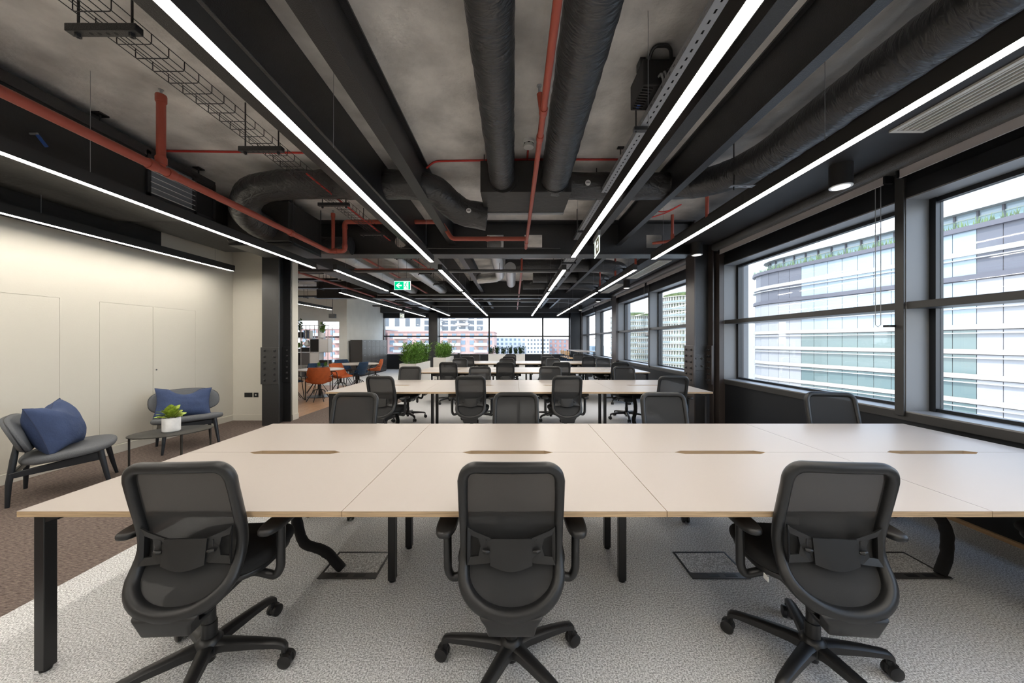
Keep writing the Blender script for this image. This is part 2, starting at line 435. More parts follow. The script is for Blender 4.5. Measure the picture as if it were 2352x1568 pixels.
bl = ['dark framed window near the back wall', 'dark framed two light window with the white panelled offices outside', 'dark framed two light window with the curved glass offices outside, before the riveted column',
      'dark framed window just past the riveted column', 'dark framed window between the riveted column and the copper brown casing', 'dark framed window past the copper brown casing', 'dark framed window at the corner by the bar table']
for (a, b), l in zip(bays, bl): side_bay(a, b, l)
wr = struct('wall_right', MB().box(3.60, 3.92, -4.2, 18.4, 0, 0.74), 'frame_black', 'black panelled wall below the side windows')
struct('trim_1', MB().box(3.58, 3.92, -4.2, 18.2, 0.74, 0.814), 'frame_dark', 'dark metal rail below the window sills', bevel=0.003)
struct('trim_2', MB().box(3.58, 3.92, -4.2, 18.2, 2.768, 2.90).box(3.592, 3.92, -4.2, 18.2, 2.905, 3.2), 'frame_black', 'black head panel above the side windows')
struct('baseboard_right', MB().box(3.575, 3.60, -4.2, 18.2, 0, 0.03), 'wood_light', 'thin timber edge strip at the foot of the black wall')
ev = [-4.2]+[v for b in bays for v in b]+[18.4]
for i in range(0, len(ev), 2):
    a, b = ev[i], ev[i+1]
    big = b-a > 0.3
    struct('trim_%d' % (3+i//2), MB().box(3.56 if not big else 3.50, 3.92, a+0.004, b-0.004, 0.0 if big else 0.78, 3.12), 'casing' if big else 'frame_dark',
           'dark metal mullion post between side windows' if not big else 'wide dark metal casing between side windows', bevel=0.004)
for i in (3, 5):
    y = ev[2*i]; y2 = ev[2*i+1]
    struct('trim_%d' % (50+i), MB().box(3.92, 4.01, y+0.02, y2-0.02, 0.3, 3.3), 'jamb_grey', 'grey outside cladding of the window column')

# far wall
fy = 18.4
sx0 = [(-6.85, -4.42), (-3.92, -1.34), (-1.26, 1.50), (1.58, 2.92)]
struct('wall_far', MB().box(-7.05, 3.6, fy, fy+0.3, 0, 0.793).box(-7.05, 3.6, fy, fy+0.3, 2.70, ZS), 'frame_black', 'black panelled wall around the far windows')
fl = ['far window nearest the lockers with red brick flats outside', 'far window with the brick and white tower flats outside', 'wide far window with open sky above low white buildings', 'narrow far window next to the corner post']
for (a, b), l in zip(sx0, fl):
    w = sempty('window_%d' % wn, l, ((a+b)/2, fy, 0.8)); wn += 1
    MB().box(a, b, fy+0.02, fy+0.2, 1.70, 1.77).build('transom', 'frame_black', w, world=True)
    MB().box(a-0.04, a, fy-0.0, fy+0.2, 0.793, 2.70).build('frame_stile', 'frame_black', w, world=True)
    MB().box(b, b+0.04, fy-0.0, fy+0.2, 0.793, 2.70).build('frame_stile', 'frame_black', w, world=True)
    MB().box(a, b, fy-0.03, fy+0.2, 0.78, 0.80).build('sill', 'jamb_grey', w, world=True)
    pane(w, a, b, fy+0.1, fy+0.11, 0.80, 1.70); pane(w, a, b, fy+0.1, fy+0.11, 1.77, 2.70)
struct('trim_40', MB().box(-4.40, -3.94, 18.0, 18.45, 0, ZS), 'black_steel', 'black casing column between the far windows', bevel=0.01)
struct('trim_41', MB().box(2.96, 3.6, 18.15, 18.5, 0, ZS), 'frame_black', 'black corner post at the far windows', bevel=0.01)
for a, b, z1, l in ((-9.9, -8.10, 2.32, 'wide window behind the open shelving'), (-7.98, -7.22, 2.28, 'narrow window behind the open shelving')):
    w = sempty('window_%d' % wn, l, ((a+b)/2, 14.5, 0.6)); wn += 1
    MB().box(a, b, 14.46, 14.52, 1.62, 1.67).build('transom', 'frame_black', w, world=True)
    for q in ((a, a+0.03), (b-0.03, b)): MB().box(q[0], q[1], 14.46, 14.52, 0.6, z1).build('frame_stile', 'frame_black', w, world=True)
    pane(w, a+0.03, b-0.03, 14.49, 14.5, 0.6, 1.62); pane(w, a+0.03, b-0.03, 14.49, 14.5, 1.67, z1)

struct('ceiling_bulkhead', MB().box(-5.2, -4.96, -4.2, 4.9, 2.735, ZS), 'duct_black', 'dark bulkhead along the top of the cream wall')
# ---- soffit along the windows, perimeter beam
for y0, y1 in ((-4.2, 5.98), (6.34, 12.0), (12.36, 18.3)):
    struct('ceiling_soffit', MB().box(2.72, 3.92, y0, y1, 3.12, 3.24), 'soffit_black', 'matt black soffit above the windows')
    mb = MB(); prof = [(3.40, 3.03), (3.43, 3.012), (3.6, 3.012), (3.6, 3.14), (3.44, 3.14), (3.405, 3.12), (3.393, 3.08)]
    mb.prism(prof, y0, y1, 'y')
    struct('ceiling_edge_beam', mb, 'spray_coat', 'rough spray coated black edge beam over the windows', smooth=True, angle=60)

# ---- steel beams
def ibeam_y(x, w, z0, z1, y0, y1, tf=0.018, tw=0.012, name='steel_beam', label=''):
    h = w/2
    p = [(x-h, z0), (x+h, z0), (x+h, z0+tf), (x+tw/2, z0+tf), (x+tw/2, z1-tf), (x+h, z1-tf), (x+h, z1), (x-h, z1), (x-h, z1-tf), (x-tw/2, z1-tf), (x-tw/2, z0+tf), (x-h, z0+tf)]
    p2 = p[3:]+[]
    o = struct(name, MB().prism([(x+tw/2, z0+tf), (x+tw/2, z1-tf), (x+h, z1-tf), (x+h, z1), (x-h, z1), (x-h, z1-tf), (x-tw/2, z1-tf), (x-tw/2, z0+tf)], y0, y1, 'y'), 'black_steel', label)
    MB().box(x-h, x+h, y0, y1, z0, z0+tf).build('bottom_flange', 'black_steel', o, bevel=0.002)
    return o
segsy = [(-4.2, 6.13), (6.17, 12.18), (12.22, 18.3)]
for n_, (y0, y1) in enumerate(segsy):
    z = ['over the first bench desks', 'in the bay past the cross beam', 'in the bay by the far windows'][n_]
    ibeam_y(-1.075, 0.118, 3.15, ZS, y0, y1, label='slim black steel beam left of the twin ducts, '+z)
    ibeam_y(1.357, 0.105, 3.15, ZS, y0, y1, label='slim black steel beam beside the perforated tray, '+z)
    ibeam_y(1.84, 0.085, 3.15, ZS, y0, y1, label='narrow black steel beam next to the window side duct, '+z)
    struct('steel_beam', MB().box(-1.86, -1.52, y0, y1, 3.12, ZS), 'black_steel', 'boxed black beam beside the wire cable basket, '+z, bevel=0.006)
def cross_beam(yc, x0, x1, label, holes=True):
    b = sempty('cross_beam', label, ((x0+x1)/2, yc, 2.96))
    z0 = 2.96
    hl = []
    if holes:
        circ = [(-1.99+0.11*math.cos(2*PI*i/16), 3.225+0.11*math.sin(2*PI*i/16)) for i in range(16)]
        hl = [circ] + [[(a, 3.11), (b_, 3.11), (b_, 3.34), (a, 3.34)] for a, b_ in ((-0.47, -0.18), (0.19, 0.50), (2.34, 2.62))]
    MB().prism([(x0, z0+0.02), (x1, z0+0.02), (x1, ZS-0.02), (x0, ZS-0.02)], yc-0.008, yc+0.008, 'y', holes=hl).build('web', 'black_steel', b, world=True)
    MB().box(x0, x1, yc-0.15, yc+0.15, z0, z0+0.022).build('bottom_flange', 'black_steel', b, world=True, bevel=0.003)
    MB().box(x0, x1, yc-0.15, yc+0.15, ZS-0.022, ZS).build('top_flange', 'black_steel', b, world=True)
    return b
cross_beam(6.15, -4.2, 3.1, 'black steel cross beam on the two riveted columns')
cross_beam(12.2, -6.9, 3.4, 'black steel cross beam over the planters', False)
struct('steel_beam', MB().box(-7.0, 3.4, 18.0, 18.4, 2.95, ZS), 'black_steel', 'black beam above the far windows', bevel=0.01)
struct('steel_beam', MB().box(-4.45, -4.05, 6.62, 18.0, 3.05, ZS), 'black_steel', 'black beam running over the cafe edge', bevel=0.01)

# ---- riveted columns

bolt_proto = None
def bolt(parent, p, axis):
    global bolt_proto
    q = Vector(axis).to_track_quat('Z', 'Y').to_euler()
    if bolt_proto is None:
        mb = MB().lathe([(0.021, -0.004), (0.021, 0.014), (0.018, 0.016)], 6).lathe([(0.011, 0.014), (0.011, 0.030), (0.009, 0.032)], 8)
        bolt_proto = mb.build('bolt', 'black_steel', parent); o = bolt_proto; o.location = p
    else:
        o = link_copy(bolt_proto, parent, p)
    o.rotation_euler = q
    if parent.type == 'EMPTY': o.location = Vector(p)-parent.location
    return o
col = sempty('steel_column', 'riveted black steel column by the side windows', (3.28, 6.15, 0))
MB().box(3.11, 3.132, 6.0, 6.30, 0, ZS).build('flange', 'casing', col, world=True, bevel=0.002)
MB().box(3.428, 3.45, 6.0, 6.30, 0, ZS).build('flange', 'casing', col, world=True, bevel=0.002)
MB().box(3.132, 3.428, 6.142, 6.158, 0, ZS).build('web', 'black_steel', col, world=True)
MB().box(3.088, 3.11, 5.99, 6.31, 0.72, 1.39).build('splice_plate', 'casing', col, world=True, bevel=0.003)
MB().box(3.40, 3.428, 5.99, 6.31, 0.72, 1.39).build('splice_plate', 'casing', col, world=True, bevel=0.003)
MB().box(3.16, 3.36, 6.128, 6.142, 0.95, 1.24).build('splice_plate', 'black_steel', col, world=True, bevel=0.003)
for i in range(6):
    z = 0.79+i*0.105
    for y in (6.06, 6.23): bolt(col, (3.088, y, z), (-1, 0, 0))
    for y in (6.04, 6.10): bolt(col, (3.40, y, z), (-1, 0, 0))
for z in (1.03, 1.16):
    for x in (3.20, 3.31): bolt(col, (x, 6.128, z), (0, -1, 0))
col = sempty('steel_column', 'riveted black steel column beside the cream end wall', (-4.21, 6.2, 0))
MB().box(-4.36, -4.07, 6.03, 6.055, 0, ZS).build('flange', 'black_steel', col, world=True, bevel=0.002)
MB().box(-4.36, -4.07, 6.35, 6.375, 0, ZS).build('flange', 'black_steel', col, world=True, bevel=0.002)
MB().box(-4.225, -4.205, 6.055, 6.35, 0, ZS).build('web', 'black_steel', col, world=True)
MB().box(-4.37, -4.06, 6.008, 6.03, 0.72, 1.36).build('splice_plate', 'black_steel', col, world=True, bevel=0.003)
MB().box(-4.37, -4.055, 6.325, 6.35, 0.72, 1.36).build('splice_plate', 'black_steel', col, world=True, bevel=0.003)
for i in range(6):
    z = 0.79+i*0.102
    for x in (-4.30, -4.13): bolt(col, (x, 6.008, z), (0, -1, 0))
    bolt(col, (-4.12, 6.325, z), (0, -1, 0))
for x in (-4.91, -4.77):
    w_ = 0.145 if x < -4.8 else 0.085
    s_ = MB().box(x-w_/2, x+w_/2, 6.441, 6.45, 0.43, 0.515).build('wall_socket', 'desk_leg', bevel=0.002)
    tag(s_, 'black double wall socket on the cream end wall' if w_ > 0.1 else 'small black single wall outlet on the cream end wall', 'socket')
    for k in ((-0.035, 0.035) if w_ > 0.1 else (0.0,)):
        MB().box(x+k-0.012, x+k+0.012, 6.438, 6.441, 0.46, 0.485).build('outlet', 'white_plastic' if w_ < 0.1 else 'box_black', s_)

# ================================================================== LIGHTS AND CEILING SERVICES
def linear_light(x, y0, y1, label, group=None, z=2.66, ztop=ZS):
    t = thing('linear_light', label, 'light', (x, (y0+y1)/2, z), group=group)
    w = 0.034
    mb = MB().box(x-w, x-w+0.004, y0, y1, z, z+0.095).box(x+w-0.004, x+w, y0, y1, z, z+0.095).box(x-w+0.004, x+w-0.004, y0, y1, z+0.03, z+0.095)
    mb.build('housing', 'housing', t, world=True)
    for ya, yb in ((y0-0.004, y0), (y1, y1+0.004)): MB().box(x-w, x+w, ya, yb, z, z+0.095).build('end_cap', 'housing', t, world=True)
    MB().box(x-w+0.005, x+w-0.005, y0+0.002, y1-0.002, z+0.002, z+0.010).build('diffuser', 'led', t, world=True)
    k = max(2, int((y1-y0)/2.2)+1)
    for i in range(k):
        yy = y0+0.35+(y1-y0-0.7)*i/(k-1)
        MB().cyl((x, yy, z+0.095), (x, yy, ztop), 0.0018, 5).build('wire', 'galv', t, world=True)
linear_light(-4.80, -3.0, 5.95, 'long black linear light hanging along the cream wall of flush doors', ztop=2.955)
linear_light(-3.27, -3.0, 5.71, 'long black linear light hanging below the red sprinkler main')
linear_light(-1.24, -3.0, 5.27, 'long black linear light between the wire cable basket and the slim beam')
linear_light(0.85, -3.0, 4.98, 'long black linear light beside the perforated steel cable tray')
linear_light(2.04, -3.0, 5.10, 'long black linear light nearest the first pair of side windows')
for x, l in ((-1.24, 'linear light past the cross beam, in the line under the boxed beam'), (0.85, 'linear light past the cross beam, in the line beside the cable tray'),
             (2.04, 'linear light past the riveted column, in the line nearest the side windows'), (-3.0, 'linear light past the cross beam, in the line passing the exit sign')):
    for q_, (a, b) in zip(('first', 'second', 'third'), ((5.85, 8.3), (8.55, 12.4), (12.65, 16.3))): linear_light(x, a, b, q_+' '+l, 'linear lights in the far bays')
for q_, a, b in (('longer', 8.57, 13.3), ('shorter', 13.6, 16.8)): linear_light(-4.28, a, b, q_+' linear light over the edge of the oak floor towards the lockers', 'lights over the oak floor edge', ztop=3.05)
linear_light(-6.9, 9.6, 13.2, 'linear light over the round cafe tables')

def wob_fn(amp, fr, seed=0.0, ax=1.0):
    def f(p, a):
        q = Vector((p.x*fr+math.cos(a)*1.3+seed, p.y*fr*ax+seed, p.z*fr+math.sin(a)*1.3))
        return 1+amp*noise.noise(q)+amp*0.6*noise.noise(q*2.7)
    return f
def duct(name, label, pts, r, m='insulation', fil=0.25, step=0.05, n=36, amp=0.045, parent=None, cat='duct', seed=0.0, straps=True, group=None):
    path = resample(fillet(pts, fil), step)
    mb = MB().tube(path, r, n, wob=wob_fn(amp, 6.0, seed, 2.2))
    if parent is None:
        o = mb.build(name, m, smooth=True, angle=70); tag(o, label, cat, group)
    else:
        o = mb.build(name, m, parent, smooth=True, angle=70, world=True)
    return o
duct('insulated_duct', 'thick black foil wrapped duct left of the red pipe, running into the fan coil box', [(-0.13, -3.0, 3.26), (-0.13, 3.95, 3.26)], 0.136, seed=3)
duct('insulated_duct', 'fatter black foil wrapped duct right of the red pipe, running into the fan coil box', [(0.33, -3.0, 3.26), (0.415, 1.5, 3.26), (0.457, 3.95, 3.26)], 0.157, seed=8)
duct('insulated_duct', 'long black wrinkled duct above the window side light, elbowing to the fan coil box', [(2.42, -3.0, 3.22), (2.42, 3.45, 3.22), (2.25, 3.95, 3.27), (1.95, 4.2, 3.33), (0.60, 4.2, 3.33)], 0.155, fil=0.3, seed=11)
duct('flexible_duct', 'bent black flexible duct from the fan coil box up to the boxed beam', [(-0.34, 4.45, 3.05), (-0.70, 4.42, 3.10), (-0.93, 4.25, 3.30), (-1.15, 4.16, 3.33), (-1.9, 4.15, 3.33), (-2.75, 4.15, 3.33), (-3.15, 4.17, 3.27), (-3.38, 4.35, 3.10), (-3.42, 4.6, 3.02), (-3.42, 4.85, 3.02)], 0.165, fil=0.22, seed=17, amp=0.06)
f = thing('fan_coil_unit', 'flat black fan coil box hung where the twin ducts end', 'air conditioner', (0.135, 4.15, 3.1))
MB().box(-0.37, 0.64, 3.85, 4.46, 3.11, 3.46).build('casing', 'duct_black', f, world=True, bevel=0.006)
MB().box(-0.37, 0.64, 4.46, 4.52, 3.10, 3.14).build('drip_rail', 'galv', f, world=True)
for x in (-0.33, 0.60):
    for y in (3.9, 4.4): MB().cyl((x, y, 3.46), (x, y, ZS), 0.006, 6).build('hanger_rod', 'black_steel', f, world=True)
for x, z in ((-0.12, 3.26), (0.457, 3.26)):
    MB().tube([(x, 3.83, z), (x, 3.86, z)], 0.165, 24).build('spigot', 'duct_black', f, world=True, smooth=True)
MB().cyl((0.02, 3.90, 3.16), (0.02, 3.845, 3.34), 0.008, 6).build('valve_stem', 'galv', f, world=True)
for i, (x, z, r_) in enumerate(((0.86, 3.30, 0.032), (-0.55, 3.06, 0.03))):
    o = MB().lathe([(r_, 0), (r_, 0.008), (r_*0.8, 0.014)], 20).build('duct_gauge', 'white_plastic', smooth=True); o.location = (x, 4.04 if i == 0 else 4.26, z); o.rotation_euler = (PI/2, 0, 0)
    tag(o, 'round white test port on the duct right of the fan coil box' if i == 0 else 'round white test port on the bent flexible duct', 'test port')
    MB().box(-r_*0.6, r_*0.6, -0.004, 0.004, 0.014, 0.017).build('slot', 'box_black', o)
# --- fan coil run on the left
f = thing('fan_coil_unit', 'long black fan coil unit with a louvred end, behind the red sprinkler main', 'air conditioner', (-4.4, 1.5, 2.93))
MB().box(-4.95, -3.75, -3.5, 4.33, 2.95, 3.42).build('casing', 'duct_black', f, world=True, bevel=0.008)
MB().box(-3.752, -3.735, -3.5, 4.36, 3.36, 3.45).build('top_rail', 'black_steel', f, world=True)
g = MB()
for a, b, c_, d_ in ((3.55, 4.36, 2.95, 2.985), (3.55, 4.36, 3.38, 3.415), (3.55, 3.585, 2.95, 3.415), (4.325, 4.36, 2.95, 3.415), (4.06, 4.10, 2.95, 3.415)):
    g.box(-3.755, -3.73, a, b, c_, d_)
gr = g.build('grille_frame', 'black_steel', f, world=True)
MB().box(-3.752, -3.748, 3.58, 4.08, 2.97, 3.39).build('coil_back', 'galv', gr)
lv = None
for i in range(7):
    z = 3.0+i*0.056
    q = MB().bar((-3.743, 3.58, 0), (-3.743, 4.07, 0), 0.05, 0.006, up=(0.5, 0, 1)) if lv is None else None
    if lv is None: lv = q.build('louvre', 'louvre_metal', gr); lv.location = (0, 0, z)
    else: link_copy(lv, gr, (0, 0, z))
MB().box(-3.75, -3.742, 4.10, 4.33, 2.98, 3.39).build('filter_screen', 'box_black', gr)
for y in (1.2, 2.2, 3.2, 4.2):
    MB().cyl((-3.8, y, 3.42), (-3.8, y, ZS), 0.008, 6).box(-3.84, -3.76, y-0.04, y+0.04, ZS-0.012, ZS).build('hanger_rod', 'black_steel', f, world=True)
o = MB().bar((-3.70, 2.70, 3.07), (-3.70, 2.76, 3.00), 0.02, 0.012).build('valve_handle', 'blue_tag'); tag(o, 'small blue valve lever beside the red sprinkler main', 'lever')
MB().cyl((-3.75, 2.70, 3.07), (-3.69, 2.70, 3.07), 0.008, 8).build('spindle', 'galv', o)
o = thing('control_box', 'dark control gear with grey cables on the left fan coil unit', 'control box', (-3.72, 1.95, 3.1))
MB().box(-3.755, -3.70, 1.80, 2.10, 3.02, 3.30).build('case', 'box_black', o, world=True, bevel=0.005)
for k in range(4):
    MB().tube(fillet([(-3.70, 1.84+k*0.03, 3.28), (-3.66, 1.80+k*0.02, 3.38-k*0.02), (-3.68, 1.6, 3.30-k*0.03), (-3.70, 1.4, 3.34)], 0.1), 0.007, 6).build('cable', 'galv', o, world=True, smooth=True)
for k in range(3): MB().box(-3.70, -3.694, 1.87+k*0.07, 1.90+k*0.07, 3.06, 3.10).build('terminal', 'blue_tag', o, world=True)
MB().box(-3.70, -3.697, 1.85, 1.88, 3.2, 3.25).build('warning_label', 'sign_yellow', o, world=True)
o = MB().box(-4.95, -4.05, 4.45, 5.98, 2.99, 3.38).build('rectangular_duct', 'duct_black', bevel=0.02); tag(o, 'brown black rectangular duct by the corner of the cream wall', 'duct')
o = MB().box(-3.95, -3.1, 4.8, 5.62, 2.84, 3.40).build('attenuator_box', 'duct_black', bevel=0.015); tag(o, 'big black wrapped attenuator box behind the red sprinkler main', 'duct box')
MB().box(-3.98, -3.07, 4.86, 5.56, 2.80, 2.83).build('support_channel', 'black_steel', o)
for x, y in ((-3.08, 4.86), (-3.08, 5.56)): MB().cyl((x, y, 2.80), (x, y, ZS), 0.007, 6).build('hanger_rod', 'black_steel', o)
duct('insulated_duct', 'stubby black wrapped duct between the attenuator box and the cross beam', [(-3.5, 5.55, 3.06), (-3.45, 5.75, 3.06), (-3.2, 5.83, 3.06), (-2.72, 5.83, 3.06)], 0.145, seed=23)

# --- red sprinkler pipes
def pipe(name, label, runs, fittings=(), m='red_paint', cat='pipe', heads=()):
    t = thing(name, label, cat, tuple(Vector(runs[0][0][0])))
    for pts, r in runs: MB().tube(fillet(pts, 0.05, 5), r, 16).build('pipe_run', m, t, world=True, smooth=True)
    for p, d, r in fittings:
        p = Vector(p); d = Vector(d).normalized()*0.03
        MB().tube([p-d, p-d*0.8, p+d*0.8, p+d], [r*0.95, r, r, r*0.95], 16).build('coupling', m, t, world=True, smooth=True)
    for p in heads:
        p = Vector(p); MB().cyl(p, p+Vector((0, 0, 0.05)), 0.008, 8).cyl(p+Vector((0, 0, 0.05)), p+Vector((0, 0, 0.054)), 0.018, 12).build('sprinkler_head', 'galv', t, world=True)
    return t
pipe('sprinkler_pipe', 'thick red sprinkler main running along the left fan coil unit', [
    ([(-2.85, -3.0, 2.85), (-2.85, 5.36, 2.85), (-2.60, 5.36, 2.85), (-2.60, 5.36, 3.30), (-1.12, 5.36, 3.30), (-0.95, 5.36, 3.04), (0.196, 5.36, 3.04)], 0.034),
    ([(-2.85, 2.815, 2.85), (-2.85, 2.815, 3.44)], 0.030), ([(-2.78, 5.36, 2.85), (-2.78, 5.36, 3.42)], 0.026)],
    [((-2.85, 2.815, 2.92), (0, 0, 1), 0.038), ((-2.85, 2.74, 2.85), (0, 1, 0), 0.042), ((-2.85, 2.89, 2.85), (0, 1, 0), 0.042), ((-2.85, 2.815, 3.42), (0, 0, 1), 0.037),
     ((-2.85, 4.45, 2.85), (0, 1, 0), 0.043), ((-2.74, 5.36, 2.85), (1, 0, 0), 0.042), ((-2.60, 5.36, 2.93), (0, 0, 1), 0.040), ((-2.60, 5.36, 3.22), (0, 0, 1), 0.040), ((-2.78, 5.36, 3.4), (0, 0, 1), 0.032), ((-0.4, 5.36, 3.04), (1, 0, 0), 0.040)],
    heads=[(-2.85, 2.815, 3.44), (-2.78, 5.36, 3.42)])
pipe('sprinkler_pipe', 'slim red sprinkler pipe running between the twin black ducts', [([(0.196, -3.0, 2.98), (0.196, 5.68, 2.98)], 0.022), ([(0.196, 2.35, 2.98), (0.175, 2.35, 3.13)], 0.02)],
    [((0.196, 2.60, 2.98), (0, 1, 0), 0.028), ((0.196, 2.30, 2.98), (0, 1, 0), 0.028), ((0.196, 5.36, 2.98), (0, 1, 0), 0.028), ((0.196, 5.62, 2.98), (0, 1, 0), 0.027)], heads=[(0.172, 2.35, 3.13)])
pipe('sprinkler_pipe', 'short red sprinkler drop beside the window side light', [([(2.72, 4.9, ZS), (2.72, 4.9, 3.05)], 0.024)], [((2.72, 4.9, 3.07), (0, 0, 1), 0.03)])
pipe('sprinkler_pipe', 'red elbowed sprinkler pipe in front of the window end of the cross beam', [([(2.35, 5.9, 3.12), (2.62, 5.75, 3.12), (2.62, 5.75, ZS)], 0.024)], [((2.62, 5.75, 3.2), (0, 0, 1), 0.03)])
pipe('sprinkler_pipe', 'red sprinkler pipe under the silver ducts beyond the cross beam', [([(-2.95, 6.7, 3.1), (-2.95, 12.0, 3.1)], 0.026), ([(-2.95, 6.8, 3.1), (-2.95, 6.8, 3.4)], 0.024), ([(-3.4, 7.45, 3.0), (-1.7, 7.45, 3.0)], 0.022)])
pipe('sprinkler_pipe', 'pale red sprinkler pipe down the middle of the far bays', [([(0.17, 7.4, 3.0), (0.17, 16.6, 3.0)], 0.026), ([(0.17, 7.4, 3.0), (0.17, 7.4, 3.3)], 0.022)])
pipe('sprinkler_pipe', 'red sprinkler pipe over the oak floored cafe', [([(-4.85, 6.9, 3.02), (-4.85, 16.5, 3.02)], 0.028), ([(-4.85, 7.0, 3.02), (-4.85, 7.0, 3.3)], 0.024)])
pipe('sprinkler_pipe', 'slanting red pipe past the end of the middle linear light', [([(-1.8, 7.1, 3.3), (-1.15, 6.5, 3.22)], 0.04)])
for q_, y in (('first', 7.0), ('second', 8.4), ('third', 9.9), ('fourth', 12.6)): pipe('sprinkler_pipe', q_+' upright red sprinkler drop from the cross beam, window side of the far bays', [([(2.45, y, 3.0), (2.45, y, 3.5)], 0.024)])
# red alarm cable on slab
o = MB().tube(fillet([(-3.9, 3.80, ZS-0.012), (-1.9, 3.85, ZS-0.012)], 0.1), 0.011, 8).build('alarm_cable', 'red_cable', smooth=True); tag(o, 'thin red alarm cable on the slab behind the wire basket', 'cable')
o = MB().tube(fillet([(-1.02, 4.08, ZS-0.06), (-0.92, 4.02, ZS-0.012), (0.13, 3.98, ZS-0.012), (1.28, 3.98, ZS-0.012)], 0.06), 0.011, 8).build('alarm_cable', 'red_cable', smooth=True); tag(o, 'thin red alarm cable on the slab behind the twin ducts', 'cable')
MB().tube([(0.155, 3.98, ZS-0.012), (0.155, 3.64, ZS-0.02)], 0.010, 8).build('branch', 'red_cable', o)
o = MB().tube(fillet([(1.86, 4.75, 3.25), (2.05, 4.7, 3.2), (2.25, 4.6, 3.29), (2.1, 4.75, 3.22), (1.9, 4.8, 3.17)], 0.08), 0.008, 8).build('alarm_cable', 'red_cable', smooth=True); tag(o, 'loose red cable loop below the window side duct', 'cable')
for i, (x, y) in enumerate(((0.155, 3.62), (-2.18, 3.15), (-1.5, 13.4), (1.0, 14.2))):
    o = MB().lathe([(0.052, 0.0), (0.055, 0.012), (0.055, 0.022), (0.05, 0.03), (0.05, 0.04), (0.06, 0.045), (0.06, 0.075)][::1], 24).build('smoke_detector', 'white_plastic', smooth=True)
    o.location = (x, y, ZS-0.075)
    tag(o, ['white smoke detector on the slab between the twin ducts', 'white smoke detector on the slab behind the wire basket', 'white smoke detector in the far bay left of the middle pipe', 'white smoke detector in the far bay right of the middle pipe'][i], 'detector')
    for k in range(6): 
        a = k*PI/3; MB().box(-0.012, 0.012, 0.0495, 0.051, 0.030, 0.038).build('vent', 'box_black', o).rotation_euler = (0, 0, a)

# --- wire cable basket
uw = None
def basket(x0, x1, z, y0, y1, label, pitch=0.10, brackets=()):
    global uw
    t = thing('cable_basket', label, 'cable tray', ((x0+x1)/2, y0, z))
    h = 0.06; r = 0.0028
    for p in ((x0, z+h), (x0, z+0.005), ((x0*3+x1)/4, z+0.005), ((x0+x1)/2, z+0.005), ((x0+x1*3)/4, z+0.005), (x1, z+0.005), (x1, z+h)):
        MB().cyl((p[0], y0, p[1]), (p[0], y1, p[1]), r, 5).build('long_wire', 'black_steel', t, world=True)
    k = int((y1-y0)/pitch)
    for i in range(k):
        y = y0+i*pitch
        if uw is None:
            w = x1-x0
            uw = MB().tube(fillet([(0, 0, h), (0, 0, 0), (w, 0, 0), (w, 0, h)], 0.015, 3), r, 5).build('cross_wire', 'black_steel', t)
            uw.location = (x0-t.location.x, y-t.location.y, 0)
        else: link_copy(uw, t, (x0-t.location.x, y-t.location.y, 0))
    for y in brackets:
        b = MB().box(x0-0.12, x1+0.06, y-0.022, y+0.022, z-0.045, z-0.004).build('bracket', 'black_steel', t, world=True, bevel=0.003)
        for x in (x0-0.07, x1+0.02):
            MB().cyl((x, y, z-0.07), (x, y, ZS), 0.006, 6).lathe([(0.014, 0), (0.014, 0.02)], 6, c=(x, y, z-0.065)).build('hanger_rod', 'black_steel', b)
        for j in range(4):
            MB().cyl((x0+0.0+j*0.045, y, z-0.046), (x0+0.0+j*0.045, y, z-0.0445), 0.009, 8).build('slot', 'box_black', b)
basket(-2.28, -2.08, 3.165, -1.5, 6.0, 'black wire cable basket hanging over the brown walkway edge', brackets=(1.88, 3.05, 4.28, 5.45))
basket(-2.28, -2.08, 3.165, 6.4, 12.0, 'black wire cable basket in the bay above the green exit sign', brackets=(7.0, 8.6, 10.2))
o = MB().tube([(-2.14, 3.6, 3.19), (-2.13, 4.6, 3.185), (-2.12, 5.98, 3.19)], 0.011, 8).build('alarm_cable', 'red_cable', smooth=True); tag(o, 'red alarm cable lying in the wire cable basket', 'cable')
o = MB().tube([(-2.12, 6.4, 3.18), (-2.11, 6.9, 3.17), (-2.0, 8.0, 3.15)], 0.011, 8).build('alarm_cable', 'red_cable', smooth=True); tag(o, 'red alarm cable leaving the wire basket past the cross beam', 'cable')

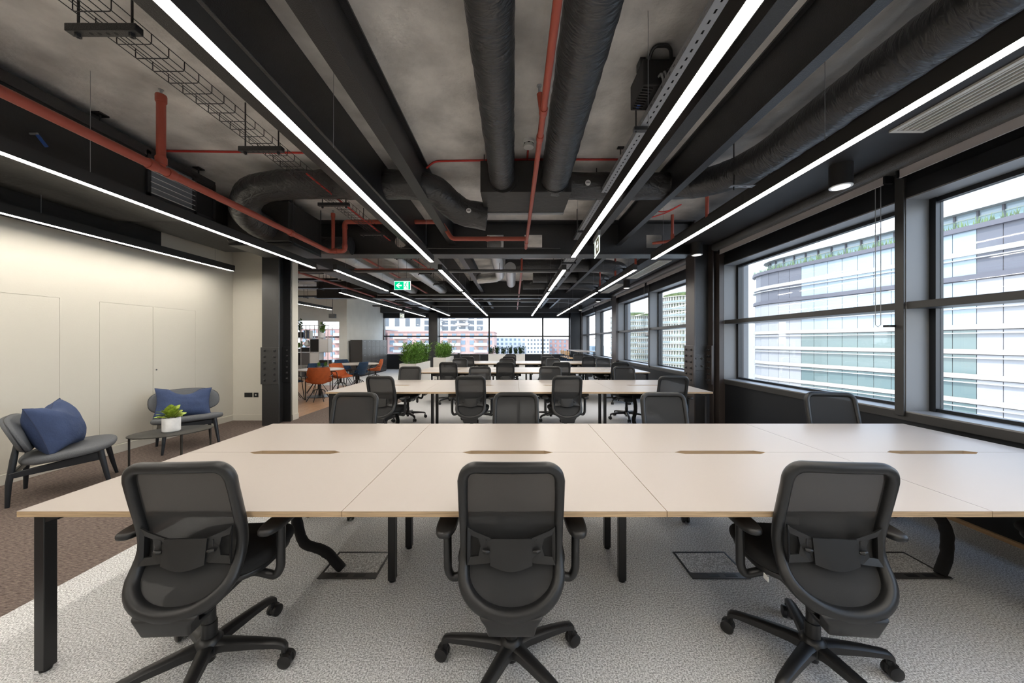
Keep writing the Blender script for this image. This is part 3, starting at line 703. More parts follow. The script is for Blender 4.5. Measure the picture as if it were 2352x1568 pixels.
# --- perforated steel tray
def perf_tray(x0, x1, z, y0, y1, label, brackets=()):
    t = thing('cable_tray', label, 'cable tray', ((x0+x1)/2, y0, z))
    L = 0.5; w = x1-x0; holes = []
    for j in range(8):
        for i in range(3):
            cx = w*(0.2+0.3*i); cy = 0.035+j*0.0625+(0.015 if i % 2 else 0)
            holes.append([(cx-0.006, cy-0.013), (cx+0.006, cy-0.013), (cx+0.006, cy+0.013), (cx-0.006, cy+0.013)])
    mb = MB().prism([(0, 0), (w, 0), (w, L), (0, L)], 0, 0.0015, 'z', holes)
    hs = [[(0.04+j*0.0625, 0.018), (0.066+j*0.0625, 0.018), (0.066+j*0.0625, 0.028), (0.04+j*0.0625, 0.028)] for j in range(7)]
    mb.prism([(0, 0), (L, 0), (L, 0.05), (0, 0.05)], 0, 0.0015, 'x', hs)
    mb.box(w-0.0015, w, 0, L, 0, 0.05)
    f0 = None; y = y0
    while y < y1-0.01:
        if f0 is None: f0 = mb.build('tray_section', 'galv', t); f0.location = (-w/2, 0, 0)
        else: link_copy(f0, t, (-w/2, y-y0, 0))
        y += L
    for y in brackets:
        b = MB().box(x0-0.05, x1+0.05, y-0.02, y+0.02, z-0.03, z-0.002).build('bracket', 'black_steel', t, world=True)
        for x in (x0-0.03, x1+0.03): MB().cyl((x, y, z-0.04), (x, y, ZS), 0.006, 6).build('hanger_rod', 'black_steel', b)
    MB().tube([(x0+0.06, y0, z+0.02), (x0+0.05, (y0+y1)/2, z+0.018), (x0+0.06, y1, z+0.02)], 0.012, 8).build('cable', 'box_black', t, world=True, smooth=True)
perf_tray(1.03, 1.23, 3.21, -1.0, 5.9, 'perforated grey steel cable tray beside the slim beam over the first desks', (1.2, 2.85, 4.2, 5.5))
perf_tray(1.00, 1.20, 3.05, 6.4, 14.4, 'perforated grey steel cable tray in the bays past the cross beam', (7.0, 8.5, 10.0, 11.5, 13))
o = thing('control_box', 'black controller with looping cables hung from the slab beside the perforated tray', 'control box', (1.0, 2.55, 3.2))
MB().box(0.93, 1.19, 2.50, 2.78, 3.30, 3.49).build('case', 'box_black', o, world=True, bevel=0.008)
for x in (0.95, 1.17): MB().box(x-0.02, x+0.02, 2.56, 2.64, 3.49, ZS).build('hanger', 'black_steel', o, world=True)
for i in range(9): MB().bar((0.935, 2.52+i*0.028, 3.296), (1.01, 2.53+i*0.028, 3.296), 0.008, 0.012).build('fin', 'housing', o, world=True)
for i in range(5):
    MB().tube(fillet([(1.04+i*0.02, 2.50, 3.36), (1.03+i*0.025, 2.42, 3.33+i*0.02), (1.08+i*0.015, 2.50, 3.28), (1.12, 2.70, 3.285-i*0.002)], 0.06), 0.008, 7).build('cable', 'galv' if i < 2 else 'box_black', o, world=True, smooth=True)
MB().tube(fillet([(0.97, 2.5, 3.48), (0.98, 2.44, 3.53), (1.10, 2.44, 3.53), (1.13, 2.5, 3.48)], 0.05), 0.012, 8).build('cable', 'box_black', o, world=True, smooth=True)
for i in range(3): MB().box(0.96, 0.985, 2.70+i*0.022, 2.715+i*0.022, 3.294, 3.30).build('terminal', 'blue_tag', o, world=True)
# hanger stubs on slab (cable drop rods)
for i, (x, y) in enumerate(((1.15, 3.75), (1.45, 3.75))):
    o = MB().cyl((x, y, 3.2), (x, y, ZS), 0.007, 6).box(x-0.035, x+0.035, y-0.02, y+0.02, ZS-0.012, ZS).build('hanger_rod', 'black_steel'); tag(o, ['short black hanger rod on the slab between fan coil box and perforated tray', 'short black hanger rod on the slab beside the slim beam'][i], 'rod', 'rods near the tray')
# strut under window duct
o = MB().prism([(2.2, 3.52), (2.72, 3.52), (2.72, 3.57), (2.2, 3.57)], 3.035, 3.043, 'z', holes=[[(2.25+i*0.08, 3.537), (2.29+i*0.08, 3.537), (2.29+i*0.08, 3.553), (2.25+i*0.08, 3.553)] for i in range(6)]).build('duct_bracket', 'galv')
tag(o, 'slotted steel strap carrying the window side duct', 'bracket')
for x in (2.24, 2.60): MB().cyl((x, 3.545, 3.0), (x, 3.545, ZS), 0.007, 6).build('hanger_rod', 'black_steel', o)

# --- slatted air diffusers in the soffit
def diffuser(y0, y1, label):
    t = thing('air_diffuser', label, 'diffuser', (3.09, (y0+y1)/2, 3.10))
    x0, x1, z = 2.96, 3.23, 3.105
    mb = MB()
    mb.box(x0, x0+0.03, y0, y1, z, z+0.016).box(x1-0.03, x1, y0, y1, z, z+0.016).box(x0+0.03, x1-0.03, y0, y0+0.03, z, z+0.016).box(x0+0.03, x1-0.03, y1-0.03, y1, z, z+0.016)
    mb.build('frame', 'diff_metal', t, world=True)
    n = 5
    for i in range(n):
        x = x0+0.052+i*0.0415
        MB().box(x-0.0075, x+0.0075, y0+0.03, y1-0.03, z+0.002, z+0.014).build('slat', 'diff_metal', t, world=True)
mat('diff_metal', (0.62, 0.59, 0.53), 0.4)
diffuser(-1.8, 2.75, 'long slatted air diffuser in the soffit above the first window')
diffuser(7.1, 9.15, 'slatted air diffuser in the soffit just past the riveted column')
diffuser(10.0, 11.9, 'slatted air diffuser in the soffit between the two far downlights')
for i, y in enumerate((3.28, 5.86, 9.5, 12.7, 16.1)):
    t = thing('downlight', ['round black downlight at the far end of the long slatted diffuser', 'round black downlight in front of the riveted column', 'black cylinder downlight past the riveted column', 'black cylinder downlight by the copper brown casing', 'black cylinder downlight near the corner post'][i], 'light', (3.08, y, 2.92))
    MB().tube([(3.08, y, 2.92), (3.08, y, 3.12)], 0.088, 28).build('can', 'housing', t, world=True, smooth=True, angle=50)
    MB().lathe([(0.086, -0.006), (0.088, 0.0), (0.07, 0.0), (0.07, -0.004)], 28, c=(3.08, y, 2.918)).build('rim', 'white_plastic', t, world=True, smooth=True)
    MB().cyl((3.08, y, 2.909), (3.08, y, 2.911), 0.068, 24).build('lens', 'downlight_glow', t, world=True)

# --- roller blinds
for i, (a, b) in enumerate(bays):
    t = thing('roller_blind', 'rolled up grey blind over the '+['window near the back wall', 'window facing the white panelled offices', 'window facing the curved glass offices', 'window just past the riveted column', 'window between column and copper brown casing', 'window past the copper brown casing', 'corner window by the bar table'][i], 'blind', (3.5, (a+b)/2, 2.96))
    MB().box(3.487, 3.49, a+0.03, b-0.03, 2.945, 3.04).build('fabric', 'blind_grey', t, world=True)
    MB().box(3.482, 3.495, a+0.03, b-0.03, 2.935, 2.945).build('bottom_bar', 'blind_grey', t, world=True)
    MB().tube([(3.525, a+0.02, 3.0), (3.525, b-0.02, 3.0)], 0.03, 12).build('roller', 'frame_black', t, world=True, smooth=True)
    for y in (a+0.004, b-0.02): MB().box(3.48, 3.56, y, y+0.016, 2.94, 3.04).build('end_bracket', 'frame_black', t, world=True)
    MB().tube([(3.49, a+0.05, 2.96), (3.49, a+0.05, 1.62), (3.49, a+0.075, 1.60), (3.49, a+0.10, 1.62), (3.49, a+0.10, 2.96)], 0.003, 6).build('chain', 'galv', t, world=True)
    MB().box(3.49, 3.585, a-0.02, a+0.03, 1.595, 1.615).build('chain_hook', 'frame_black', t, world=True)

# --- far bays services
for i, (x, y0, y1) in enumerate(((-3.45, 6.5, 12.0), (-2.45, 6.5, 12.0))):
    duct('foil_duct', ['silver ribbed duct nearer the cafe, past the cross beam', 'silver ribbed duct beside the wire basket, past the cross beam'][i], [(x-0.3, y0, 3.28), (x, y0+0.6, 3.22), (x, y1, 3.22)], 0.14, m='foil', amp=0.03, step=0.12, n=20, seed=30+i)
duct('foil_duct', 'short pale duct bending left below the far bay slab', [(-0.36, 6.4, 3.25), (-0.36, 9.3, 3.25), (-0.5, 9.6, 3.22), (-1.0, 9.7, 3.2)], 0.13, m='foil', amp=0.03, step=0.1, n=20, seed=41)
duct('foil_duct', 'short pale duct ending right of the bent far bay duct', [(-0.08, 8.2, 3.2), (-0.08, 10.4, 3.2)], 0.13, m='foil', amp=0.03, step=0.1, n=20, seed=43)
for i, (y, x0) in enumerate(((8.45, -0.2), (10.0, 0.55), (11.3, 0.3), (13.6, 0.4), (15.2, 0.3))):
    duct('cross_duct', ['first', 'second', 'third', 'fourth', 'fifth'][i]+' black duct past the cross beam, crossing towards the window soffit', [(x0, y, 3.3), (2.2, y, 3.3), (2.62, y+0.05, 3.25), (2.7, y+0.3, 3.22)], 0.15, m='insulation', amp=0.03, step=0.12, n=20, seed=50+i, group='ducts crossing the far bays')
for i, (y, x0, x1) in enumerate(((7.45, -4.6, 1.2), (11.2, -4.4, 1.1), (12.9, -4.4, 1.1), (14.8, -6.0, 1.2))):
    o = MB().tube([(x0, y, 2.98), (x1, y, 2.98)], 0.022, 10).build('conduit', 'black_steel', smooth=True); tag(o, ['first', 'second', 'third', 'fourth'][i]+' straight black conduit past the cross beam, spanning the far ceiling', 'conduit', 'conduits across the far bays')
    MB().tube([(x0, y+0.06, 2.955), (x1, y+0.06, 2.955)], 0.016, 8).build('second_pipe', 'galv', o, smooth=True)
    k = int((x1-x0)/1.3)
    for j in range(k): MB().cyl((x0+0.4+j*1.3, y, 2.98), (x0+0.4+j*1.3, y, ZS), 0.006, 5).build('hanger_rod', 'black_steel', o)
o = MB().tube([(-1.95, 5.98, 3.06), (0.8, 5.98, 3.06)], 0.014, 8).build('conduit', 'black_steel', smooth=True); tag(o, 'thin black conduit along the cross beam below its openings', 'conduit')
for i, (y, x0, x1) in enumerate(((8.0, -7.6, -4.7), (9.4, -8.0, -4.7), (10.8, -8.2, -4.7), (12.9, -8.0, -5.2))):
    o = MB().box(x0, x1, y-0.1, y+0.1, 3.1, 3.11).box(x0, x1, y-0.1, y-0.096, 3.1, 3.15).box(x0, x1, y+0.096, y+0.1, 3.1, 3.15).build('cable_tray', 'black_steel'); tag(o, ['first', 'second', 'third', 'fourth'][i]+' black cable tray from the end wall, crossing above the cafe', 'cable tray', 'trays above the cafe')
    for j in range(4):
        xx = x0+0.3+j*(x1-x0-0.6)/3
        MB().cyl((xx, y-0.12, 3.06), (xx, y-0.12, ZS), 0.007, 5).cyl((xx, y+0.12, 3.06), (xx, y+0.12, ZS), 0.007, 5).box(xx-0.02, xx+0.02, y-0.14, y+0.14, 3.07, 3.1).build('hanger', 'black_steel', o)
o = MB().box(-8.4, -4.9, 8.5, 9.0, 3.2, ZS).build('rectangular_duct', 'duct_black', bevel=0.01); tag(o, 'flat black rectangular duct above the round cafe tables', 'duct')
o = thing('pendant_speaker', 'small black box speaker hanging on a rod near the shelving', 'speaker', (-6.45, 12.4, 2.3))
MB().box(-6.54, -6.36, 12.3, 12.5, 2.29, 2.44).build('cabinet', 'housing', o, world=True, bevel=0.008)
MB().cyl((-6.45, 12.4, 2.44), (-6.45, 12.4, ZS), 0.008, 6).build('rod', 'black_steel', o, world=True)
MB().lathe([(0.055, 0), (0.055, 0.006)], 20).build('cone', 'box_black', o).matrix_basis = Matrix.Translation((0.09, -0.105, 0.065)) @ Matrix.Rotation(PI/2, 4, 'X')

# --- exit signs
def exit_sign(loc, rz, label, face='sign_green', s=1.0):
    t = thing('exit_sign', label, 'sign', loc, rz)
    MB().box(-0.16*s, 0.16*s, -0.02, 0.02, 0.15*s, 0.205*s).build('casing', 'galv', t, bevel=0.003)
    MB().box(-0.158*s, 0.158*s, -0.006, 0.006, -0.02*s, 0.15*s).build('panel', 'sign_white', t, bevel=0.002)
    for sd in (-1, 1):
        y0, y1 = (-0.0075, -0.006) if sd < 0 else (0.006, 0.0075)
        fc = MB().box(-0.150*s, 0.150*s, y0, y1, -0.012*s, 0.143*s).build('face', face, t)
        ya, yb = (-0.0088, -0.0075) if sd < 0 else (0.0075, 0.0088)
        ar = [(-0.125, 0.065), (-0.065, 0.115), (-0.045, 0.115), (-0.083, 0.078), (-0.012, 0.078), (-0.012, 0.052), (-0.083, 0.052), (-0.045, 0.015), (-0.065, 0.015)]
        MB().prism([(a*s, b*s) for a, b in ar], ya, yb, 'y').build('arrow', 'sign_white', fc)
        MB().box(0.025*s, 0.115*s, ya, yb, -0.005*s, 0.135*s).build('doorway', 'sign_white', fc)
        yc, yd = (-0.0100, -0.0088) if sd < 0 else (0.0088, 0.0100)
        man = MB()
        hd = [(0.083+0.010*math.cos(2*PI*i/10), 0.120+0.010*math.sin(2*PI*i/10)) for i in range(10)]
        man.prism([(a*s, b*s) for a, b in hd], yc, yd, 'y')
        for pl in ([(0.060, 0.108), (0.080, 0.106), (0.075, 0.065), (0.055, 0.068)], [(0.055, 0.070), (0.067, 0.066), (0.052, 0.040), (0.038, 0.040), (0.030, 0.046), (0.034, 0.052), (0.046, 0.051)],
                   [(0.064, 0.070), (0.076, 0.066), (0.092, 0.040), (0.098, 0.005), (0.086, 0.005), (0.080, 0.036)], [(0.062, 0.106), (0.064, 0.096), (0.048, 0.088), (0.040, 0.074), (0.033, 0.078), (0.042, 0.096)],
                   [(0.078, 0.104), (0.078, 0.094), (0.092, 0.080), (0.106, 0.080), (0.106, 0.087), (0.096, 0.088)]):
            man.prism([(a*s, b*s) for a, b in pl], yc, yd, 'y')
        man.build('running_figure', face, fc)
    for x in (-0.08, 0.08): MB().cyl((x*s, 0, 0.205*s), (x*s, 0, ZS-loc[2]), 0.003, 6).build('rod', 'black_steel', t)
exit_sign((-2.14, 6.7, 2.47), 0, 'green exit sign with white arrow and running figure, above the walkway')
exit_sign((1.17, 4.9, 2.70), 1.50, 'exit sign turned edge on, hanging under the slim beam by the perforated tray', 'sign_yellow', 1.3)
exit_sign((-5.0, 15.6, 2.55), PI/2-0.3, 'small exit sign turned edge on, near the far windows above the lockers', 'sign_yellow', 1.0)

# ================================================================== BENCH DESKS
DH = 0.73
def bench_desk(x0, y0, label, nm=4, sleeves=()):
    wm, dp = 1.4, 0.8
    t = thing('bench_desk', label, 'desk', (x0+nm*wm/2, y0+dp, 0))
    g = 0.0015
    sl, st, sd = 0.60, 0.055, 0.034        # slot length, taper, half depth
    def panel(near):
        pts = []
        c = wm/2
        if near:
            pts = [(g, g), (wm-g, g), (wm-g, dp-g), (c+sl/2, dp-g), (c+sl/2-st, dp-sd), (c-sl/2+st, dp-sd), (c-sl/2, dp-g), (g, dp-g)]
        else:
            pts = [(g, g), (c-sl/2, g), (c-sl/2+st, sd), (c+sl/2-st, sd), (c+sl/2, g), (wm-g, g), (wm-g, dp-g), (g, dp-g)]
        mb = MB().prism(pts, DH-0.025, DH-0.0012, 'z', m=0)
        mb.prism(pts, DH-0.0012, DH, 'z', m=1)
        return mb
    pn = pf = None
    for i in range(nm):
        for near in (True, False):
            loc = (-nm*wm/2+i*wm, -dp if near else 0, 0)
            pr = pn if near else pf
            if pr is None:
                pr = panel(near).build('desktop', ['ply', 'desk_white'], t); pr.location = loc
                if near: pn = pr
                else: pf = pr
            else: link_copy(pr, t, loc)
    X0, X1 = -nm*wm/2, nm*wm/2
    for sx_ in (X0+0.055, X1-0.055):
        for y in (-dp+0.055, dp-0.055):
            l = MB().box(sx_-0.023, sx_+0.023, y-0.023, y+0.023, 0.012, DH-0.025).build('leg', 'desk_leg', t, bevel=0.003)
            MB().lathe([(0.02, 0), (0.02, 0.008), (0.012, 0.014)], 14, c=(sx_, y, 0)).build('foot', 'desk_leg', l)
        MB().box(sx_-0.023, sx_+0.023, -dp+0.08, dp-0.08, DH-0.075, DH-0.025).build('end_rail', 'desk_leg', t)
        dd = 1 if sx_ < 0 else -1
        for y in (-dp+0.055, dp-0.055):
            MB().prism([(sx_, DH-0.026), (sx_+dd*0.13, DH-0.026), (sx_, DH-0.075)], y-0.02, y+0.02, 'y').build('gusset', 'desk_leg', t)
    for i in range(1, nm):
        xx = X0+i*wm
        for y in (-0.17, 0.17):
            l = MB().box(xx-0.022, xx+0.022, y-0.022, y+0.022, 0.012, DH-0.025).build('leg', 'desk_leg', t, bevel=0.003)
            MB().lathe([(0.02, 0), (0.02, 0.008), (0.012, 0.014)], 14, c=(xx, y, 0)).build('foot', 'desk_leg', l)
        MB().box(xx-0.02, xx+0.02, -dp+0.08, dp-0.08, DH-0.065, DH-0.025).build('cross_rail', 'desk_leg', t)
    for y in (-0.26, 0.26): MB().box(X0+0.06, X1-0.06, y-0.02, y+0.02, DH-0.085, DH-0.045).build('long_rail', 'desk_leg', t)
    for i in range(nm):
        cx = X0+(i+0.5)*wm
        MB().box(cx-0.45, cx+0.45, -0.12, 0.12, DH-0.16, DH-0.155).box(cx-0.45, cx+0.45, -0.12, -0.116, DH-0.16, DH-0.07).box(cx-0.45, cx+0.45, 0.116, 0.12, DH-0.16, DH-0.07).build('cable_trough', 'desk_leg', t)
    for pts in sleeves:
        P = [(a-t.location.x, b-t.location.y, c) for a, b, c in pts]
        path = resample(fillet(P, 0.06), 0.02)
        MB().tube(path, 0.030, 14, wob=wob_fn(0.16, 25.0)).build('cable_sleeve', 'chair_fabric', t, smooth=True, angle=70)
    return t
bench_desk(-2.14, 1.497, 'long white bench desk beside the two blue cushioned lounge chairs', sleeves=[
    [(-1.40, 2.28, 0.58), (-1.43, 2.26, 0.40), (-1.36, 2.24, 0.16), (-1.20, 2.23, 0.12), (-1.10, 2.23, 0.004)],
    [(2.62, 2.28, 0.58), (2.66, 2.26, 0.45), (2.76, 2.22, 0.28), (2.74, 2.20, 0.12), (2.67, 2.18, 0.004)]])
bench_desk(-2.72, 5.03, 'long white bench desk set between the two riveted columns', sleeves=[[(2.0, 5.8, 0.58), (2.02, 5.76, 0.35), (1.97, 5.74, 0.15), (2.02, 5.7, 0.004)], [(-1.95, 5.8, 0.58), (-1.97, 5.76, 0.35), (-1.90, 5.74, 0.15), (-1.95, 5.7, 0.004)]])
bench_desk(-2.36, 8.27, 'long white bench desk whose end meets the planter of bright green shrubs')
bench_desk(-2.36, 11.55, 'long white bench desk in front of the planter below the far windows')

# floor boxes
for i, (x0, x1) in enumerate(((-1.21, -0.85), (1.10, 1.46), (2.33, 2.70))):
    o = thing('floor_box', ['floor box by the bench desk, with the cable sleeve nearest the brown walkway', 'closed floor box by the middle chairs of the bench desk', 'floor box by the bench desk, with the cable sleeve nearest the windows'][i], 'floor box', ((x0+x1)/2, 2.29, 0))
    y0, y1 = 2.175, 2.415
    MB().box(x0, x1, y1-0.012, y1, 0, 0.004).box(x0, x0+0.012, y0, y1-0.012, 0, 0.004).box(x1-0.012, x1, y0, y1-0.012, 0, 0.004).build('rim', 'desk_leg', o, world=True)
    MB().box(x0, x1, y0-0.035, y0+0.02, 0, 0.005).build('cable_flap', 'locker_grey', o, world=True)
    MB().box(x0+0.014, x1-0.014, y0+0.022, y1-0.014, 0, 0.003).build('carpet_insert', 'carpet_grey', o, world=True)
    for k in (0.3, 0.6): MB().box(x0+(x1-x0)*k, x0+(x1-x0)*k+0.07, y0-0.022, y0+0.006, 0.004, 0.006).build('slot', 'box_black', o, world=True)

# ================================================================== OFFICE CHAIR  (local: faces +y, hub at origin)
BZ = [(0.385, -0.205), (0.43, -0.185), (0.50, -0.135), (0.56, -0.098), (0.62, -0.085), (0.70, -0.098), (0.80, -0.125), (0.90, -0.150), (0.985, -0.166)]
def byz(z):
    if z <= BZ[0][0]: return BZ[0][1]
    for (a, ya), (b, yb) in zip(BZ[:-1], BZ[1:]):
        if z <= b:
            t = (z-a)/(b-a); return ya+(yb-ya)*t
    return BZ[-1][1]
def bys(z):   # smoothed
    return sum(byz(z+d) for d in (-0.03, -0.015, 0, 0.015, 0.03))/5
def bsurf(x, z, off=0.0):
    return (x, bys(z)+0.25*x*x+off, z)
HW, ZT, ZB, ZE, RC = 0.194, 0.958, 0.398, 0.515, 0.055
def halfw(z):
    if z > ZT-RC:
        d = z-(ZT-RC); return HW-RC+math.sqrt(max(0, RC*RC-d*d))
    if z >= ZE: return HW+0.004*math.sin((z-ZE)/(ZT-ZE)*PI)
    t = (ZE-z)/(ZE-ZB); return HW*math.sqrt(max(0.0, 1-t*t))
def chair_loop():
    pts = []
    # right side up, over the top, left side down, bottom round
    n = 14
    for i in range(n+1):
        z = ZE+(ZT-RC-ZE)*i/n; pts.append((halfw(z), z))
    for i in range(1, 8):
        a = PI/2*i/8; pts.append((HW-RC+RC*math.cos(a), ZT-RC+RC*math.sin(a)))
    for i in range(0, 9): 
        x = (HW-RC)*(1-2*i/8); pts.append((x, ZT))
    for i in range(1, 8):
        a = PI/2+PI/2*i/8; pts.append((-(HW-RC)+RC*math.cos(a), ZT-RC+RC*math.sin(a)))
    for i in range(n, -1, -1):
        z = ZE+(ZT-RC-ZE)*i/n; pts.append((-halfw(z), z))
    m_ = 22
    for i in range(1, m_):
        a = PI*i/m_; x = -math.cos(a)
        s_ = abs(math.sin(a))
        pts.append((x*HW, ZE-(ZE-ZB)*s_))
    return pts
def make_chair():
    t = thing('office_chair', 'office chair', 'chair')
    # back frame: swept flat oval band
    lp = chair_loop(); k = len(lp); mb = MB(); vs = []; n = 10
    P = [Vector(bsurf(x, z)) for x, z in lp]
    cen = Vector((0, bys(0.7), 0.68))
    for i in range(k):
        tg = (P[(i+1) % k]-P[i-1]).normalized()
        inn = Vector((-lp[i][0], 0, 0.70-lp[i][1])); inn = (inn-tg*inn.dot(tg)).normalized()
        nr = tg.cross(inn).normalized()
        low = max(0.0, min(1.0, (0.60-lp[i][1])/0.16)); up_ = max(0.0, min(1.0, (lp[i][1]-0.85)/0.1))
        a_, b_ = 0.019+0.006*low+0.003*up_, 0.021+0.006*low
        for j in range(n):
            th = 2*PI*j/n
            vs.append(P[i]+inn*a_*sup(math.cos(th), 0.7)+nr*b_*sup(math.sin(th), 0.7))
    fs = [(i*n+j, i*n+(j+1) % n, ((i+1) % k)*n+(j+1) % n, ((i+1) % k)*n+j) for i in range(k) for j in range(n)]
    mb.add(vs, fs); mb.build('back_frame', 'chair_plastic', t, smooth=True, angle=80)
    def mf(u, v):
        z = ZB+0.012+(ZT-0.012-ZB-0.012)*v; w = max(0.01, halfw(z)-0.006); x = (2*u-1)*w
        return bsurf(x, z, 0.006-0.02*(1-(2*u-1)**2)*max(0, min(1, (z-0.66)/0.2))*0)
    MB().grid(mf, 14, 26).build('mesh_back', 'chair_mesh', t, smooth=True, angle=180, recalc=False)
    # lumbar support
    ls = MB()
    def plate(poly, holes=(), o0=-0.026, o1=-0.018):
        m_ = MB().prism(poly, 0, 1, 'y', holes)
        ls.add([bsurf(x, z, o0 if y < 0.5 else o1) for x, y, z in m_.v], m_.f)
    for s_ in (1, -1):
        po = [(s_*x, z) for x, z in [(0.180, 0.700), (0.155, 0.682), (0.09, 0.655), (0.075, 0.650), (0.075, 0.563), (0.10, 0.556), (0.180, 0.548)]]
        ho = [[(s_*x, z) for x, z in [(0.168, 0.663), (0.135, 0.650), (0.126, 0.615), (0.135, 0.580), (0.168, 0.576)]]]
        if s_ < 0: po.reverse(); ho[0].reverse()
        plate(po, ho)
    arc = [(0.085-0.17*i/10, 0.552-0.018*math.sin(PI*i/10)) for i in range(11)]
    plate([(-0.085, 0.652), (0.085, 0.652)]+arc, o0=-0.032, o1=-0.024)
    lo = ls.build('lumbar_support', 'chair_plastic', t)
    for z in (0.570, 0.592, 0.614): MB().add([bsurf(x, z+dz, o_) for x in (-0.06, -0.03, 0, 0.03, 0.06) for dz, o_ in ((-0.003, -0.031), (-0.0016, -0.037), (0.0016, -0.037), (0.003, -0.031))],
        [(i*4+j, i*4+(j+1) % 4, (i+1)*4+(j+1) % 4, (i+1)*4+j) for i in range(4) for j in range(4)]).build('rib', 'chair_plastic', lo)
    for s_ in (1, -1):
        y = bsurf(0.105, 0.6)[1]
        MB().box(s_*0.103-0.003, s_*0.103+0.003, y-0.028, y-0.025, 0.572, 0.645).build('slot', 'box_black', lo)
        MB().tube([(s_*0.09, y-0.036, 0.602), (s_*0.103, y-0.040, 0.604), (s_*0.118, y-0.036, 0.606)], [0.006, 0.009, 0.006], 10).build('knob', 'chair_plastic', lo, smooth=True)
    # lower bracket
    br = MB()
    sec = [(0.125, -0.222, 0.402), (0.100, -0.224, 0.370), (0.090, -0.210, 0.322), (0.078, -0.10, 0.312)]
    vs = []
    for w, y, z in sec:
        for xx, dy, dz in ((-w, 0, 0), (w, 0, 0), (w, 0.055, 0.02), (-w, 0.055, 0.02)): vs.append((xx, y+dy, z+dz))
    br.add(vs, [(i*4+j, i*4+(j+1) % 4, (i+1)*4+(j+1) % 4, (i+1)*4+j) for i in range(3) for j in range(4)]+[(3, 2, 1, 0), (12, 13, 14, 15)])
    br.build('back_bracket', 'chair_plastic', t, bevel=0.012, segs=3, smooth=True)
    MB().box(-0.09, 0.09, -0.13, 0.13, 0.335, 0.425).build('mechanism', 'chair_plastic', t, bevel=0.02, segs=3, smooth=True)
    MB().tube([(0.08, 0.05, 0.39), (0.235, 0.05, 0.385)], 0.006, 8).box(0.21, 0.26, 0.04, 0.06, 0.38, 0.392).build('lever', 'chair_plastic', t)
    # seat
    ol = [(x, y) for x, y in sellipse(0.245, 0.215, 44, 0.62)]
    sm = MB(); pill(sm, ol, 0.452, 0.512, 0.028, fz=lambda x, y: -0.04*max(0, (y-0.12)/0.12)**2)
    o = sm.build('seat_cushion', 'chair_fabric', t, smooth=True, angle=80); o.location = (0, 0.115, 0)
    sm = MB(); pill(sm, [(x*0.93, y*0.93) for x, y in ol], 0.425, 0.455, 0.012)
    o = sm.build('seat_pan', 'chair_plastic', t, smooth=True, angle=80); o.location = (0, 0.115, 0)
    # arms
    for s_ in (1, -1):
        a = MB().tube(fillet([(s_*0.18, 0.03, 0.418), (s_*0.268, 0.03, 0.395), (s_*0.290, 0.03, 0.43), (s_*0.292, 0.03, 0.64)], 0.06, 6), [0.016]*1+[0.018]*15, 12) if False else \
            MB().tube(fillet([(s_*0.18, 0.03, 0.418), (s_*0.268, 0.03, 0.392), (s_*0.288, 0.03, 0.43), (s_*0.290, 0.03, 0.64)], 0.06, 6), 0.0185, 12)
        ao = a.build('armrest', 'chair_plastic', t, smooth=True, angle=60)
        pm_ = MB(); pill(pm_, sellipse(0.045, 0.125, 28, 0.75), 0.632, 0.660, 0.012)
        p_ = pm_.build('arm_pad', 'chair_plastic', ao, smooth=True, angle=80); p_.location = (s_*0.285, 0.03, 0)
    # column + base
    MB().tube([(0, 0, 0.10), (0, 0, 0.22), (0, 0, 0.221), (0, 0, 0.345)], [0.029, 0.029, 0.024, 0.024], 18).build('gas_column', 'chair_plastic', t, smooth=True, angle=40)
    hb = MB().lathe([(0.016, 0.045), (0.022, 0.05), (0.022, 0.075), (0.040, 0.08), (0.052, 0.095), (0.050, 0.14), (0.036, 0.155), (0.030, 0.158)], 20).build('base_hub', 'chair_plastic', t, smooth=True, angle=50)
    lm = MB()
    secs = [(0.03, 0.118, 0.030, 0.022), (0.08, 0.120, 0.026, 0.020), (0.20, 0.113, 0.022, 0.016), (0.285, 0.104, 0.019, 0.013), (0.312, 0.096, 0.017, 0.014), (0.325, 0.080, 0.015, 0.016)]
    vs = []
    for r_, z, w, h in secs:
        for a_, b_ in ((-1, -1), (1, -1), (1, 0.5), (0.6, 1), (-0.6, 1), (-1, 0.5)): vs.append((r_, a_*w, z+b_*h))
    q = 6
    lm.add(vs, [(i*q+j, i*q+(j+1) % q, (i+1)*q+(j+1) % q, (i+1)*q+j) for i in range(len(secs)-1) for j in range(q)]+[tuple(range(q-1, -1, -1)), tuple((len(secs)-1)*q+j for j in range(q))])
    cm = MB()
    for s_ in (-1, 1): cm.tube([(0.325, s_*0.008, 0.029), (0.325, s_*0.010, 0.029), (0.325, s_*0.024, 0.029), (0.325, s_*0.027, 0.029)], [0.024, 0.029, 0.029, 0.023], 18)
    cm.cyl((0.312, 0, 0.03), (0.312, 0, 0.075), 0.010, 10).box(0.30, 0.345, -0.008, 0.008, 0.02, 0.055)
    l0 = c0 = None
    for i in range(5):
        if l0 is None:
            l0 = lm.build('base_leg', 'chair_plastic', t, smooth=True, angle=45); c0 = cm.build('caster', 'chair_plastic', l0, smooth=True, angle=40); l_ = l0
        else:
            l_ = link_copy(l0, t, (0, 0, 0)); link_copy(c0, l_, (0, 0, 0))
        l_['slot'] = i
        l_.rotation_euler = (0, 0, 2*PI*i/5)
    return t
proto = make_chair(); used = [False]
